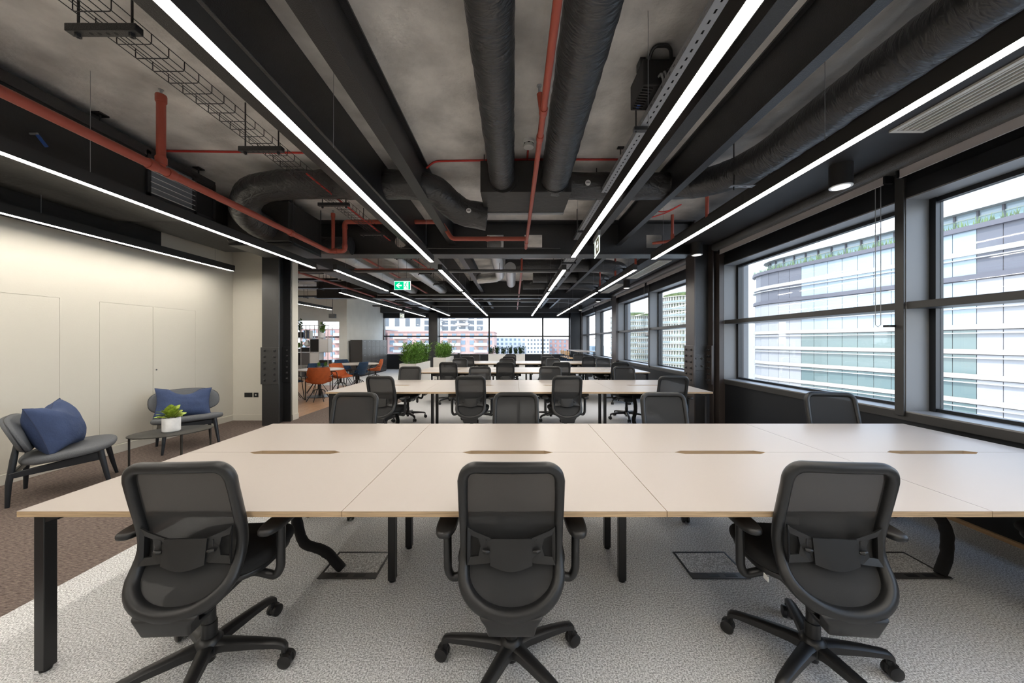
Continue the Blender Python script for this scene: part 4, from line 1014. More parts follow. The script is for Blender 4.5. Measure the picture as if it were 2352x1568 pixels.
def place_chair(x, y, face, label, group, base=0.0):
    """face: heading of the chair in degrees, 90 = towards the far windows; base: rotation of the star base (world degrees)"""
    if not used[0]: o = proto; used[0] = True
    else: o = copy_tree(proto)
    rz = math.radians(face-90)
    o.location = (x, y, 0); o.rotation_euler = (0, 0, rz); o['label'] = label; o['group'] = group
    for ch in o.children:
        if ch.name.startswith('base_leg'): ch.rotation_euler = (0, 0, 2*PI*ch['slot']/5+math.radians(base)-rz)
    return o
D1, D2, D3, D4 = 'desk by lounge chairs', 'desk between riveted columns', 'desk by green planter', 'desk by wide planter'
cset = [
    (-1.35, 1.545, 93, D1, 1, None, 5), (-0.01, 1.545, 90, D1, 1, None, 25), (1.325, 1.545, 85, D1, 1, None, 67), (2.86, 1.57, 84, D1, 1, None, 20),
    (-1.49, 3.14, 270, D1, 0, None, 10), (0.02, 3.14, 270, D1, 0, None, 33), (1.41, 3.14, 271, D1, 0, None, 50), (2.97, 3.16, 259, D1, 0, None, 20),
    (-1.86, 5.05, 80, D2, 1, None, 10), (-0.61, 5.05, 90, D2, 1, None, 40), (0.75, 5.05, 92, D2, 1, None, 62), (2.25, 5.05, 90, D2, 1, None, 33),
    (-2.00, 6.58, 270, D2, 0, None, 20), (-0.65, 6.58, 271, D2, 0, None, 52), (0.70, 6.58, 268, D2, 0, None, 13), (2.13, 6.58, 272, D2, 0, None, 44),
    (-1.53, 8.30, 88, D3, 1, None, 21), (-0.20, 8.30, 91, D3, 1, None, 35), (1.12, 8.32, 90, D3, 1, None, 50), (2.50, 8.30, 90, D3, 1, None, 12),
    (-1.53, 9.78, 270, D3, 0, None, 15), (-0.20, 9.80, 268, D3, 0, None, 22), (1.12, 9.80, 272, D3, 0, None, 40), (2.58, 9.95, 268, D3, 0, None, 31),
    (-1.50, 11.45, 90, D4, 1, None, 12), (-0.15, 11.5, 90, D4, 1, None, 44), (1.12, 11.5, 88, D4, 1, None, 29), (2.42, 11.4, 92, D4, 1, None, 5),
    (-1.50, 13.15, 270, D4, 0, None, 60), (-0.12, 13.15, 270, D4, 0, None, 33), (1.25, 13.1, 272, D4, 0, None, 18), (2.50, 13.3, 268, D4, 0, None, 70)]
for q_, (x, y, f_, d_, near, lab, ba) in enumerate(cset):
    base_l = 'black mesh chair, %s from the walkway, %s the far windows, %s' % (['first', 'second', 'third', 'fourth'][q_ % 4], 'facing' if near else 'back to', d_)
    place_chair(x, y, f_, lab or base_l, 'office chairs '+('facing' if near else 'backed to')+' the far windows at '+d_, ba)
place_chair(-2.15, 14.6, 20, 'black mesh office chair turned sideways behind the second green planter', 'spare chair', 10)
MB().box(-0.232, -0.229, -0.075, -0.045, 0.430, 0.452).build('care_label', 'white_plastic', [o for o in bpy.data.objects if o.get('label', '').startswith('black mesh chair, third from the walkway, facing the far windows, desk by lounge')][0])
del_keys = [o for o in bpy.data.objects if 'slot' in o.keys()]
for o in del_keys: del o['slot']

# ================================================================== LOUNGE CHAIRS  (local: faces +y)
def make_lounge():
    t = thing('lounge_chair', 'lounge chair', 'chair')
    mb = MB(); pill(mb, sellipse(0.37, 0.30, 48, 0.8), 0.36, 0.425, 0.030, fz=lambda x, y: 0.10*y)
    o = mb.build('seat', 'lounge_fabric', t, smooth=True, angle=80); o.location = (0, 0.02, 0)
    # backrest pill, curved
    mb = MB(); n = 48; ol = sellipse(0.375, 0.165, n, 0.72)
    vs = []; fs = []
    rings = [(0.10, -0.030), (0.04, -0.026), (0.0, -0.010), (0.0, 0.010), (0.04, 0.028), (0.10, 0.034)]
    for ins, d in rings:
        for x, z in ol: 
            xx, zz = x*(1-ins*0.5), z*(1-ins); vs.append((xx, d+0.35*xx*xx-0.38*zz, zz))
    for i in range(len(rings)-1):
        for j in range(n): fs.append((i*n+j, i*n+(j+1) % n, (i+1)*n+(j+1) % n, (i+1)*n+j))
    fs += [tuple(range(n-1, -1, -1)), tuple((len(rings)-1)*n+j for j in range(n))]
    mb.add(vs, fs); b = mb.build('backrest', 'lounge_fabric', t, smooth=True, angle=80); b.location = (0, -0.29, 0.605)
    pp = [(x*1.0, 0.35*x*x-0.38*z, z*1.0) for x, z in ol]
    MB().tube([Vector(p)*1.003 for p in pp], 0.0045, 6, closed=True).build('piping', 'lounge_leg', b, smooth=True)
    for s_ in (1, -1):
        MB().tube([(s_*0.285, 0.30, 0.0), (s_*0.27, 0.27, 0.14), (s_*0.245, 0.225, 0.385)], [0.013, 0.019, 0.025], 14).build('front_leg', 'lounge_leg', t, smooth=True)
        MB().tube([(s_*0.285, -0.30, 0.0), (s_*0.275, -0.295, 0.2), (s_*0.245, -0.275, 0.40), (s_*0.225, -0.262, 0.535)], [0.014, 0.020, 0.023, 0.018], 14).build('rear_leg', 'lounge_leg', t, smooth=True)
        MB().bar((s_*0.272, -0.295, 0.27), (s_*0.25, 0.235, 0.335), 0.024, 0.05, w2=0.024, h2=0.085).build('side_rail', 'lounge_leg', t, bevel=0.006)
    MB().bar((-0.25, 0.20, 0.335), (0.25, 0.20, 0.335), 0.022, 0.06).bar((-0.26, -0.27, 0.29), (0.26, -0.27, 0.29), 0.022, 0.045).build('cross_rail', 'lounge_leg', t, bevel=0.004)
    return t
def ang(v): return math.atan2(v[1], v[0])-PI/2
lc = make_lounge()
lc.location = (-4.435, 3.47, 0); lc.rotation_euler = (0, 0, ang((0.70, 0.70)))
lc['label'] = 'grey blue lounge chair with a plump blue cushion, standing nearer the back wall'; lc['group'] = 'lounge chairs by the coffee table'
l2 = copy_tree(lc); l2.location = (-4.55, 4.87, 0); l2.rotation_euler = (0, 0, ang((0.77, -0.64)))
l2['label'] = 'grey lounge chair with a rectangular blue cushion, behind the coffee table'
def cushion(a, b, th, seed, dip=0.0):
    mb = MB(); n = 26; vs = []; fs = []
    def pt(u, v, s_):
        cu, cv = 2*u-1, 2*v-1
        e = (1-abs(cu)**2.6)*(1-abs(cv)**2.6); h = th*max(0, e)**0.55
        pin = 1+0.0*cu
        x = a*cu*(1-0.10*(1-cv*cv)*abs(cu)**2); y = b*cv*(1-0.13*(1-cu*cu)*abs(cv)**2)
        if cv > 0: y -= dip*cv*max(0, 1-(cu/0.55)**2)
        w = 0.010*noise.noise(Vector((cu*2.6+seed, cv*2.6, s_)))+0.006*noise.noise(Vector((cu*7+seed, cv*5, s_)))
        return (x, y, s_*(h+w*e))
    for s_ in (1, -1): mb.grid(lambda u, v: pt(u, v, s_), n, n)
    ed = [pt(i/n, 0, 1) for i in range(n)]+[pt(1, i/n, 1) for i in range(n)]+[pt(1-i/n, 1, 1) for i in range(n)]+[pt(0, 1-i/n, 1) for i in range(n)]
    return mb, ed
for i, (a, b, th, dip, par, loc, tilt, rl, lab) in enumerate((
        (0.255, 0.245, 0.145, 0.055, lc, (0.03, -0.075, 0.635), 1.90, 0.05, 'plump blue linen cushion propped on the lounge chair nearer the back wall'),
        (0.30, 0.21, 0.10, 0.075, l2, (0.03, -0.12, 0.60), 1.95, -0.08, 'rectangular blue linen cushion with pointed corners on the lounge chair behind the coffee table'))):
    mb, ed = cushion(a, b, th, i*5.3, dip)
    o = mb.build('cushion', 'cushion_blue', smooth=True, angle=180, recalc=False); tag(o, lab, 'cushion', 'blue cushions')
    MB().tube(ed, 0.004, 6, closed=True).build('piping', 'cushion_piping', o, smooth=True)
    o.matrix_world = Matrix.Translation(par.location) @ Matrix.Rotation(par.rotation_euler.z, 4, 'Z') @ Matrix.Translation(loc) @ Matrix.Rotation(-0.28 if i == 0 else 0.0, 4, 'Z') @ Matrix.Rotation(rl, 4, 'Y') @ Matrix.Rotation(tilt, 4, 'X')
# coffee table
ct = thing('coffee_table', 'low oval black metal coffee table between the lounge chairs', 'table', (-4.06, 4.14, 0), ang((0.72, 0.70))+PI/2)
ol = [(0.37*math.cos(2*PI*i/56), 0.275*math.sin(2*PI*i/56)) for i in range(56)]
mb = MB(); pill(mb, ol, 0.385, 0.396, 0.003, k=2); mb.build('table_top', 'table_black', ct, smooth=True, angle=40)
for x, y in ((-0.345, 0.0), (0.345, 0.0), (0.08, -0.235), (0.08, 0.235)):
    MB().tube([(x, y, 0.0), (x, y, 0.386)], 0.010, 10).build('leg', 'table_black', ct, smooth=True)
MB().tube([(-0.345, 0, 0.012), (0.08, 0, 0.012), (0.345, 0, 0.012)], 0.007, 8).tube([(0.08, -0.235, 0.012), (0.08, 0.235, 0.012)], 0.007, 8).build('floor_stretcher', 'table_black', ct)
# pot plant
pp = thing('potted_plant', 'small lime green leafy plant in a white ceramic pot on the coffee table', 'plant', (-4.06, 4.13, 0.396))
MB().lathe([(0.074, 0), (0.083, 0.010), (0.084, 0.16), (0.080, 0.165), (0.076, 0.16), (0.074, 0.14)], 36).build('pot', 'pot_white', pp, smooth=True, angle=40)
MB().lathe([(0.076, 0.13), (0.076, 0.14), (0.02, 0.15)], 24).build('soil', 'soil', pp)
random.seed(3)
lf = MB()
for i in range(9):
    t_ = i/8; w = 0.040*math.sin(PI*min(1, t_*0.92+0.05))**0.8
    lf.v += [(-w, t_*0.115, 0.014*math.sin(PI*t_)+0.006), (0, t_*0.115, 0.014*math.sin(PI*t_)), (w, t_*0.115, 0.014*math.sin(PI*t_)+0.006)]
for i in range(8):
    lf.f += [(i*3, i*3+1, i*3+4, i*3+3), (i*3+1, i*3+2, i*3+5, i*3+4)]; lf.m += [0, 0]
l0 = None
for i in range(34):
    a = i*2.4; el = 0.15+1.1*(i/34.0); r = 0.045*(1-i/40)
    rot = Matrix.Rotation(a, 4, 'Z') @ Matrix.Rotation(el, 4, 'X') @ Matrix.Rotation(random.uniform(-0.4, 0.4), 4, 'Y')
    if l0 is None: o = l0 = lf.build('leaf', 'leaf_lime', pp, smooth=True, angle=180, recalc=False)
    else: o = l0.copy(); C.objects.link(o); o.parent = pp
    o.matrix_basis = Matrix.Translation((-math.sin(a)*r, math.cos(a)*r, 0.155+0.05*(i/34))) @ rot @ Matrix.Scale(random.uniform(0.7, 1.1), 4)

# ================================================================== LOCKERS, PLANTERS, CAFE
lk = thing('locker_bank', 'bank of dark grey lockers against the white wall', 'locker', (-6.55, 15.9, 0))
MB().box(-6.80, -6.325, 14.5, 17.3, 0.06, 1.53).build('carcass', 'locker_grey', lk, world=True, bevel=0.004)
MB().box(-6.80, -6.34, 14.5, 17.3, 0.0, 0.06).build('plinth', 'box_black', lk, world=True)
d0 = h0 = None
cw, chh = 2.8/6, 1.47/5
for i in range(6):
    for j in range(5):
        y, z = 14.5+i*cw, 0.06+j*chh
        if d0 is None:
            d0 = MB().box(0, 0.02, 0.004, cw-0.004, 0.004, chh-0.004).build('locker_door', 'locker_grey', lk, bevel=0.002); d_ = d0
            d0.location = (-6.325+6.55, y-15.9, z)
            h0 = MB().box(0.02, 0.03, cw*0.5-0.045, cw*0.5+0.045, chh*0.72, chh*0.72+0.02).build('handle', 'galv', d0)
        else:
            d_ = link_copy(d0, lk, (-6.325+6.55, y-15.9, z)); link_copy(h0, d_, (0, 0, 0))

def shrub_mesh(n, hgt, spread, seed, lw=0.022, ll=0.11):
    random.seed(seed); mb = MB()
    for s_ in range(int(n/14)):
        a = random.uniform(0, 2*PI); rr = random.uniform(0, spread*0.6); lean = random.uniform(0.05, 0.45)
        bx_, by_ = rr*math.cos(a), rr*math.sin(a); H = hgt*random.uniform(0.6, 1.0)
        tip = Vector((bx_+math.cos(a)*lean*H*0.6, by_+math.sin(a)*lean*H*0.6, H))
        base = Vector((bx_, by_, 0))
        mb.tube([base, tip], [0.005, 0.002], 4)
        for k in range(14):
            t_ = 0.18+0.82*k/13; p = base.lerp(tip, t_)
            b = random.uniform(0, 2*PI); el = random.uniform(0.1, 1.0)
            d = Vector((math.cos(b)*math.cos(el), math.sin(b)*math.cos(el), math.sin(el)))
            sd = d.cross(Vector((0, 0, 1))).normalized()*lw*random.uniform(0.7, 1.2); L = ll*random.uniform(0.6, 1.2)
            up_ = sd.cross(d).normalized()*0.012
            mb.add([p, p+d*L*0.45+sd+up_, p+d*L, p+d*L*0.45-sd+up_], [(0, 1, 2), (0, 2, 3)])
    return mb
def planter(x0, x1, y0, y1, h, label):
    t = thing('planter_box', label, 'planter', ((x0+x1)/2, (y0+y1)/2, 0))
    MB().box(x0, x1, y0, y1, 0.02, h-0.05).box(x0, x1, y0, y0+0.02, h-0.05, h).box(x0, x1, y1-0.02, y1, h-0.05, h).box(x0, x0+0.02, y0+0.02, y1-0.02, h-0.05, h).box(x1-0.02, x1, y0+0.02, y1-0.02, h-0.05, h).build('box', 'planter', t, world=True)
    MB().box(x0+0.02, x1-0.02, y0+0.02, y1-0.02, h-0.05, h-0.03).build('soil', 'soil', t, world=True)
    MB().box(x0+0.02, x1-0.02, y0+0.02, y1-0.02, 0.0, 0.02).build('plinth', 'box_black', t, world=True)
planter(-3.12, -2.66, 9.5, 11.1, 0.85, 'pale planter box with bright green shrubs at the end of a bench desk')
planter(-3.05, -2.57, 13.2, 14.9, 0.85, 'pale planter box with green shrubs further along the walkway')
planter(-1.22, 0.54, 16.7, 17.15, 0.85, 'wide pale planter box below the far windows')
sh = []
for k in range(3): sh.append(shrub_mesh(330, 0.60, 0.24, 40+k, 0.017, 0.16).build('leafy_shrub', 'leaf_green', recalc=False))
dk = shrub_mesh(260, 0.42, 0.22, 60, 0.02, 0.10).build('leafy_shrub', 'leaf_dark', recalc=False)
usedm = set()
def put(o, loc, rz, label, group, s=1.0):
    if o.name in usedm: o = link_copy(o, None, loc)
    else: usedm.add(o.name)
    o.location = loc; o.rotation_euler = (0, 0, rz); o.scale = (s, s, s); tag(o, label, 'plant', group)
for i in range(6): put(sh[i % 3], (-2.89+(0.06 if i % 2 else -0.06), 9.66+i*0.255, 0.82), i*1.7, 'bright green leafy shrub in the planter at the end of the bench desk', 'shrubs in the planter at the desk end', 0.85+0.1*(i % 3))
for i in range(6): put(sh[(i+1) % 3], (-2.81+(0.06 if i % 2 else -0.06), 13.37+i*0.27, 0.82), i*2.1, 'green leafy shrub in the planter further along the walkway', 'shrubs in the second planter', 0.85+0.08*(i % 3))
for i in range(6): put(dk, (-1.06+i*0.285, 16.92, 0.82), i*1.3, 'dark green leafy shrub in the wide planter below the far windows', 'shrubs below the far windows', 0.9+0.12*(i % 2))

# ---- bar table + stools by the far corner
bt = thing('bar_table', 'high white topped bar table along the corner windows', 'table', (2.95, 15.7, 0))
MB().box(2.62, 3.28, 13.9, 17.5, 1.03, 1.06).build('table_top', 'desk_white', bt, world=True, bevel=0.004)
for x in (2.68, 3.22):
    for y in (13.97, 17.43): MB().box(x-0.025, x+0.025, y-0.025, y+0.025, 0, 1.03).build('leg', 'desk_leg', bt, world=True)
MB().box(2.68, 3.22, 13.96, 13.98, 0.1, 0.14).box(2.68, 3.22, 17.42, 17.44, 0.1, 0.14).build('foot_rail', 'desk_leg', bt, world=True)
st = thing('bar_stool', 'bar stool with pale wooden seat and dark legs at the high table', 'stool', (2.40, 14.5, 0), group='bar stools at the high table')
MB().lathe([(0.12, 0.74), (0.17, 0.745), (0.175, 0.76), (0.165, 0.775)], 24).build('seat', 'wood_light', st, smooth=True)
MB().grid(lambda u, v: (0.17*math.cos(PI*0.7+u*PI*0.6), 0.17*math.sin(PI*0.7+u*PI*0.6), 0.88+0.17*v), 10, 3).build('backrest', 'wood_light', st, smooth=True)
for a in (0.25, 0.75, 1.25, 1.75):
    c_, s_ = math.cos(a*PI), math.sin(a*PI)
    MB().tube([(0.22*c_, 0.22*s_, 0), (0.13*c_, 0.13*s_, 0.745)], 0.012, 8).build('leg', 'velvet_blue', st, smooth=True)
MB().tube([(0.19*math.cos(2*PI*i/20), 0.19*math.sin(2*PI*i/20), 0.26) for i in range(20)], 0.008, 6, closed=True).build('foot_ring', 'velvet_blue', st)
MB().tube([(-0.14, 0.10, 0.76), (-0.15, 0.09, 0.90)], 0.008, 6).tube([(-0.14, -0.10, 0.76), (-0.15, -0.09, 0.90)], 0.008, 6).build('back_post', 'velvet_blue', st)
for y in (15.2, 15.9, 16.6):
    c_ = copy_tree(st); c_.location = (2.40, y, 0)

# ---- round cafe tables and shell chairs
def round_table(x, y, r, label):
    t = thing('round_table', label, 'table', (x, y, 0))
    MB().lathe([(r-0.004, 0.705), (r, 0.709), (r, 0.726), (r-0.004, 0.73)], 56).build('table_top', 'desk_white', t, smooth=True, angle=30)
    MB().tube([(0, 0, 0.03), (0, 0, 0.705)], 0.035, 16).build('column', 'desk_leg', t, smooth=True)
    MB().lathe([(0.30, 0), (0.30, 0.012), (0.06, 0.03)], 36).build('base_plate', 'desk_leg', t, smooth=True, angle=30)
round_table(-5.15, 9.25, 0.58, 'round white cafe table with a tiny succulent pot')
round_table(-5.20, 11.55, 0.68, 'round white cafe table with nothing on it, by the lockers')
def make_shell(m):
    t = thing('shell_chair', 'shell chair', 'chair')
    def sf(u, v):     # u across, v from seat front (0) over to back top (1)
        s_ = 2*u-1
        if v < 0.5:
            q = v/0.5; y = 0.24-0.40*q; z = 0.44-0.035*math.sin(q*PI*0.8)+0.16*abs(s_)**3*q
            w = 0.20+0.06*math.sin(q*PI*0.6)
        else:
            q = (v-0.5)/0.5; y = -0.16-0.10*math.sin(q*PI/2)+0.13*abs(s_)**2.2*(1-0.5*q); z = 0.418+0.41*q**0.92+0.10*abs(s_)**3*(1-q)
            w = 0.27-0.045*q**2
        return (s_*w, y, z)
    nu, nv = 16, 22; mb = MB()
    A = [[Vector(sf(i/nu, j/nv)) for j in range(nv+1)] for i in range(nu+1)]
    vs = [A[i][j] for i in range(nu+1) for j in range(nv+1)]
    off = []
    for i in range(nu+1):
        for j in range(nv+1):
            du = A[min(i+1, nu)][j]-A[max(i-1, 0)][j]; dv = A[i][min(j+1, nv)]-A[i][max(j-1, 0)]
            n_ = du.cross(dv).normalized(); off.append(A[i][j]-n_*0.035)
    N = (nu+1)*(nv+1); I = lambda i, j: i*(nv+1)+j
    fs = []
    for i in range(nu):
        for j in range(nv):
            fs.append((I(i, j), I(i, j+1), I(i+1, j+1), I(i+1, j))); fs.append((N+I(i, j), N+I(i+1, j), N+I(i+1, j+1), N+I(i, j+1)))
    for i in range(nu):
        for j in (0, nv): fs.append((I(i, j), I(i+1, j), N+I(i+1, j), N+I(i, j)))
    for j in range(nv):
        for i in (0, nu): fs.append((I(i, j), I(i, j+1), N+I(i, j+1), N+I(i, j)))
    mb.add(vs+off, fs); mb.build('shell', m, t, smooth=True, angle=70)
    MB().tube([(0, 0, 0.27), (0, 0, 0.40)], 0.03, 14).build('pivot', 'desk_leg', t, smooth=True)
    for k in range(8):
        a = 2*PI*(k+0.5)/8
        MB().tube([(0.02*math.cos(a), 0.02*math.sin(a), 0.29), (0.12*math.cos(a), 0.12*math.sin(a), 0.25), (0.29*math.cos(a), 0.29*math.sin(a), 0.0)], 0.009, 8).build('leg', 'desk_leg', t, smooth=True)
    for s_ in (1, -1):
        MB().tube(fillet([(s_*0.24, -0.16, 0.60), (s_*0.29, -0.02, 0.62), (s_*0.30, 0.16, 0.62), (s_*0.30, 0.24, 0.0)], 0.07), 0.010, 8).build('arm_tube', 'desk_leg', t, smooth=True)
    return t
so = make_shell('velvet_orange'); sb = make_shell('velvet_blue')
def put_shell(src, first, x, y, to, label):
    o = src if first else copy_tree(src)
    o.location = (x, y, 0); o.rotation_euler = (0, 0, ang((to[0]-x, to[1]-y))); o['label'] = label; o['group'] = 'velvet shell chairs at the cafe tables'
TA, TB = (-5.15, 9.25), (-5.20, 11.55)
put_shell(so, True, -4.82, 8.62, TA, 'orange velvet shell chair showing its rounded back, at the table with the succulent')
put_shell(so, False, -4.98, 10.02, (-4.0, 9.7), 'orange velvet shell chair tucked behind another orange one, at the table with the succulent')
put_shell(so, False, -4.93, 12.42, (-5.9, 12.1), 'orange velvet shell chair behind the blue one, nearest the lockers')
put_shell(sb, True, -4.80, 10.78, (-5.8, 10.95), 'dark blue velvet shell chair at the empty round table, next to the walkway')
put_shell(sb, False, -5.62, 9.98, TA, 'dark blue velvet shell chair between the two round tables')
put_shell(sb, False, -5.62, 8.75, TA, 'dark blue velvet shell chair at the table with the succulent, nearest the end wall')
put_shell(sb, False, -5.9, 12.1, TB, 'dark blue velvet shell chair between the empty round table and the shelving')
su = thing('succulent_pot', 'tiny grey pot of succulents on the round table', 'plant', (-5.22, 9.35, 0.73))
MB().lathe([(0.045, 0), (0.06, 0.01), (0.065, 0.07), (0.055, 0.07), (0.05, 0.055)], 20).build('pot', 'box_grey', su, smooth=True)
shrub_mesh(56, 0.10, 0.05, 77, 0.014, 0.05).build('foliage', 'leaf_green', su, recalc=False).location = (0, 0, 0.055)
su2 = copy_tree(su); su2.location = (-5.07, 9.40, 0.73); su2['label'] = 'second tiny pot of succulents on the round table, a little paler'
su2.children[0].name
# ---- low cafe bench top behind tables
# ---- shelving unit
sv = thing('shelving_unit', 'open metal shelving with grey, white and black boxes', 'shelving', (-7.85, 13.7, 0))
xs = [-8.95, -8.63, -8.28, -7.93, -7.58, -7.23]; ys = (13.55, 13.87); zs = [0.05, 0.52, 1.04, 1.57, 2.10]
fr = MB()
for x in xs:
    for y in ys: fr.box(x-0.009, x+0.009, y-0.009, y+0.009, 0, 2.10)
fr.build('frame_posts', 'shelf_frame', sv, world=True)
for z in zs:
    b = MB()
    for y in ys: b.box(xs[0], xs[-1], y-0.008, y+0.008, z-0.008, z+0.008)
    for x in xs: b.box(x-0.008, x+0.008, ys[0], ys[1], z-0.008, z+0.008)
    b.build('frame_rail', 'shelf_frame', sv, world=True)
for z in zs[1:4]: MB().box(xs[0], xs[-1], ys[0], ys[1], z+0.008, z+0.018).build('shelf', 'shelf_frame', sv, world=True)
def sbox(i, j, m, wfr=1.0, hfr=1.0):
    x0, x1 = xs[i]+0.012, xs[i]+0.012+(xs[i+1]-xs[i]-0.024)*wfr; z0 = zs[j]+0.02; z1 = z0+(zs[j+1]-zs[j]-0.04)*hfr
    MB().box(x0, x1, ys[0]+0.0, ys[1]-0.01, z0, z1).build('storage_box', m, sv, world=True, bevel=0.004)
for i, j, m, a, b in ((0, 3, 'box_white', 1, 0.8), (2, 2, 'box_black', 1, 0.35), (3, 2, 'box_black', 1, 1), (4, 2, 'box_white', 1, 1), (1, 1, 'box_black', 1, 1), (2, 1, 'box_grey', 1, 1), (3, 1, 'box_white', 1, 1), (0, 1, 'box_black', 1, 0.5), (0, 0, 'box_black', 1, 0.8), (1, 0, 'box_grey', 1, 0.7), (4, 1, 'box_black', 1, 0.4), (3, 0, 'box_black', 1, 0.8), (4, 0, 'box_grey', 1, 0.6)): sbox(i, j, m, a, b)
for k, (x, z, s_, l) in enumerate(((-8.42, 1.60, 1.15, 'bushy plant in a dark pot on the shelving'), (-7.55, 1.60, 1.0, 'arching plant in a pale pot on the shelving'), (-8.45, 1.06, 0.6, 'small plant in a dark pot low on the shelving'))):
    t = thing('shelf_plant', l, 'plant', (x, 13.71, z))
    MB().lathe([(0.09*s_, 0), (0.12*s_, 0.02), (0.125*s_, 0.2*s_), (0.11*s_, 0.2*s_), (0.1*s_, 0.17*s_)], 20).build('pot', ['box_black', 'pot_white', 'box_grey'][k], t, smooth=True)
    shrub_mesh(120, 0.42*s_, 0.15, 80+k, 0.03, 0.14).build('foliage', 'leaf_dark' if k == 0 else 'leaf_green', t, recalc=False).location = (0, 0, 0.17*s_)
random.seed(5)
for k in range(5):
    w = random.uniform(0.025, 0.045); h = random.uniform(0.24, 0.33); x = -8.20+k*0.05
    o = MB().box(x, x+w, 13.60, 13.80, 1.59, 1.59+h).build('book', ['book_blue', 'box_white', 'box_grey', 'book_blue', 'box_white'][k], bevel=0.002); tag(o, ['tall blue book beside the bushy plant', 'white book between two upright books on the shelving', 'grey book in the middle of the row on the shelving', 'blue book next to the grey one on the shelving', 'white book at the end of the row on the shelving'][k], 'book', 'books on the shelving')
    MB().box(x+0.004, x+w-0.004, 13.598, 13.60, 1.59+h*0.7, 1.59+h*0.74).build('title_band', 'box_white' if k in (0, 3) else 'box_black', o)
o = MB().lathe([(0.05, 0), (0.11, 0.05), (0.12, 0.12), (0.08, 0.19), (0.05, 0.23), (0.06, 0.25)], 24).build('vase', 'pot_white', smooth=True); o.location = (-8.10, 13.68, 1.255); tag(o, 'rounded white vase on a black box of the shelving', 'vase')
MB().lathe([(0.061, 0.245), (0.061, 0.256), (0.05, 0.256)], 20).build('lip', 'pot_white', o)

# ================================================================== OUTSIDE
mat('cream_band', (0.46, 0.43, 0.36), 0.6)
mat('white_fin', (0.48, 0.47, 0.45), 0.5)
mat('facade_white', (0.36, 0.355, 0.36), 0.5)
mat('facade_grey', (0.13, 0.13, 0.15), 0.35)
mat('soffit_grey', (0.12, 0.115, 0.13), 0.6)
mat('office_glass', (0.13, 0.18, 0.17), 0.06, spec=0.8)
mat('office_glass_pale', (0.30, 0.37, 0.42), 0.08, spec=0.8)
mat('office_inside', (0.26, 0.30, 0.22), 0.8)
mat('brick', (0.37, 0.22, 0.19), 0.85, var=0.15, vscale=0.5)
mat('brick_pale', (0.44, 0.29, 0.25), 0.85, var=0.1, vscale=0.5)
mat('stone_white', (0.52, 0.50, 0.46), 0.8)
mat('pane_grey', (0.09, 0.11, 0.13), 0.1, spec=0.7)
mat('pane_blue', (0.16, 0.22, 0.27), 0.1, spec=0.7)
mat('balcony_glass', (0.27, 0.31, 0.30), 0.15)
mat('city_white', (0.62, 0.61, 0.60), 0.8)
mat('tower_glass', (0.34, 0.38, 0.26), 0.2)
mat('street', (0.45, 0.44, 0.42), 0.9)
mat('roof_green', (0.10, 0.13, 0.05), 0.9, var=0.5, vscale=1.0)
struct('street_ground', MB().box(-400, 500, 19, 700, -30.2, -30).box(4.5, 500, -300, 19, -30.2, -30), 'street', 'grey street level far below the windows')

# --- curved office block across the street
def path_resample(ctrl, step):
    P = [Vector((x, y, 0)) for x, y in ctrl]; dense = []
    for i in range(len(P)-1):
        p0 = P[max(i-1, 0)]; p1 = P[i]; p2 = P[i+1]; p3 = P[min(i+2, len(P)-1)]
        for k in range(24):
            t = k/24; dense.append(0.5*((2*p1)+(-p0+p2)*t+(2*p0-5*p1+4*p2-p3)*t*t+(-p0+3*p1-3*p2+p3)*t**3))
    dense.append(P[-1]); out = [dense[0]]; acc = 0
    for a, b in zip(dense[:-1], dense[1:]):
        d = (b-a).length
        while acc+d >= step:
            a = a.lerp(b, (step-acc)/d); d = (b-a).length; out.append(a); acc = 0
        acc += d
    return out
def ribbon(mb, pts, z0, z1, proud, thick=0.4):
    k = len(pts); L = []
    for i in range(k):
        t = (pts[min(i+1, k-1)]-pts[max(i-1, 0)]).normalized(); n = Vector((-t.y, t.x, 0))   # to the left of travel = towards us
        L.append((pts[i]+n*proud, pts[i]+n*(proud-thick)))
    vs = []
    for a, b in L: vs += [(a.x, a.y, z0), (a.x, a.y, z1), (b.x, b.y, z1), (b.x, b.y, z0)]
    fs = [(i*4+j, i*4+(j+1) % 4, (i+1)*4+(j+1) % 4, (i+1)*4+j) for i in range(k-1) for j in range(4)]+[(3, 2, 1, 0), tuple((k-1)*4+j for j in range(4))]
    return mb.add(vs, fs)
OB = thing('office_block', 'curved glass office block with cream bands across the street', 'building', (68, 60, -30))
ctrl = [(69, 12), (69, 25), (68.6, 40), (67.5, 53), (65.6, 66), (63.4, 75.5), (61.8, 82.5), (61.6, 87), (63, 91), (67, 94), (80, 97)]
fp = path_resample(ctrl, 2.6)
FH = 3.65
zb = [1.46+ (784-751)/800*53 - 3.65*k for k in range(-5, 10)]    # cream band levels
zref = 1.46+(784-755)*53/800      # one band centre
levels = [zref+FH*(k) for k in range(-9, 5)]
for k, z in enumerate(levels):
    top = (k-9)
    if z > 1.46+4.0*FH: continue
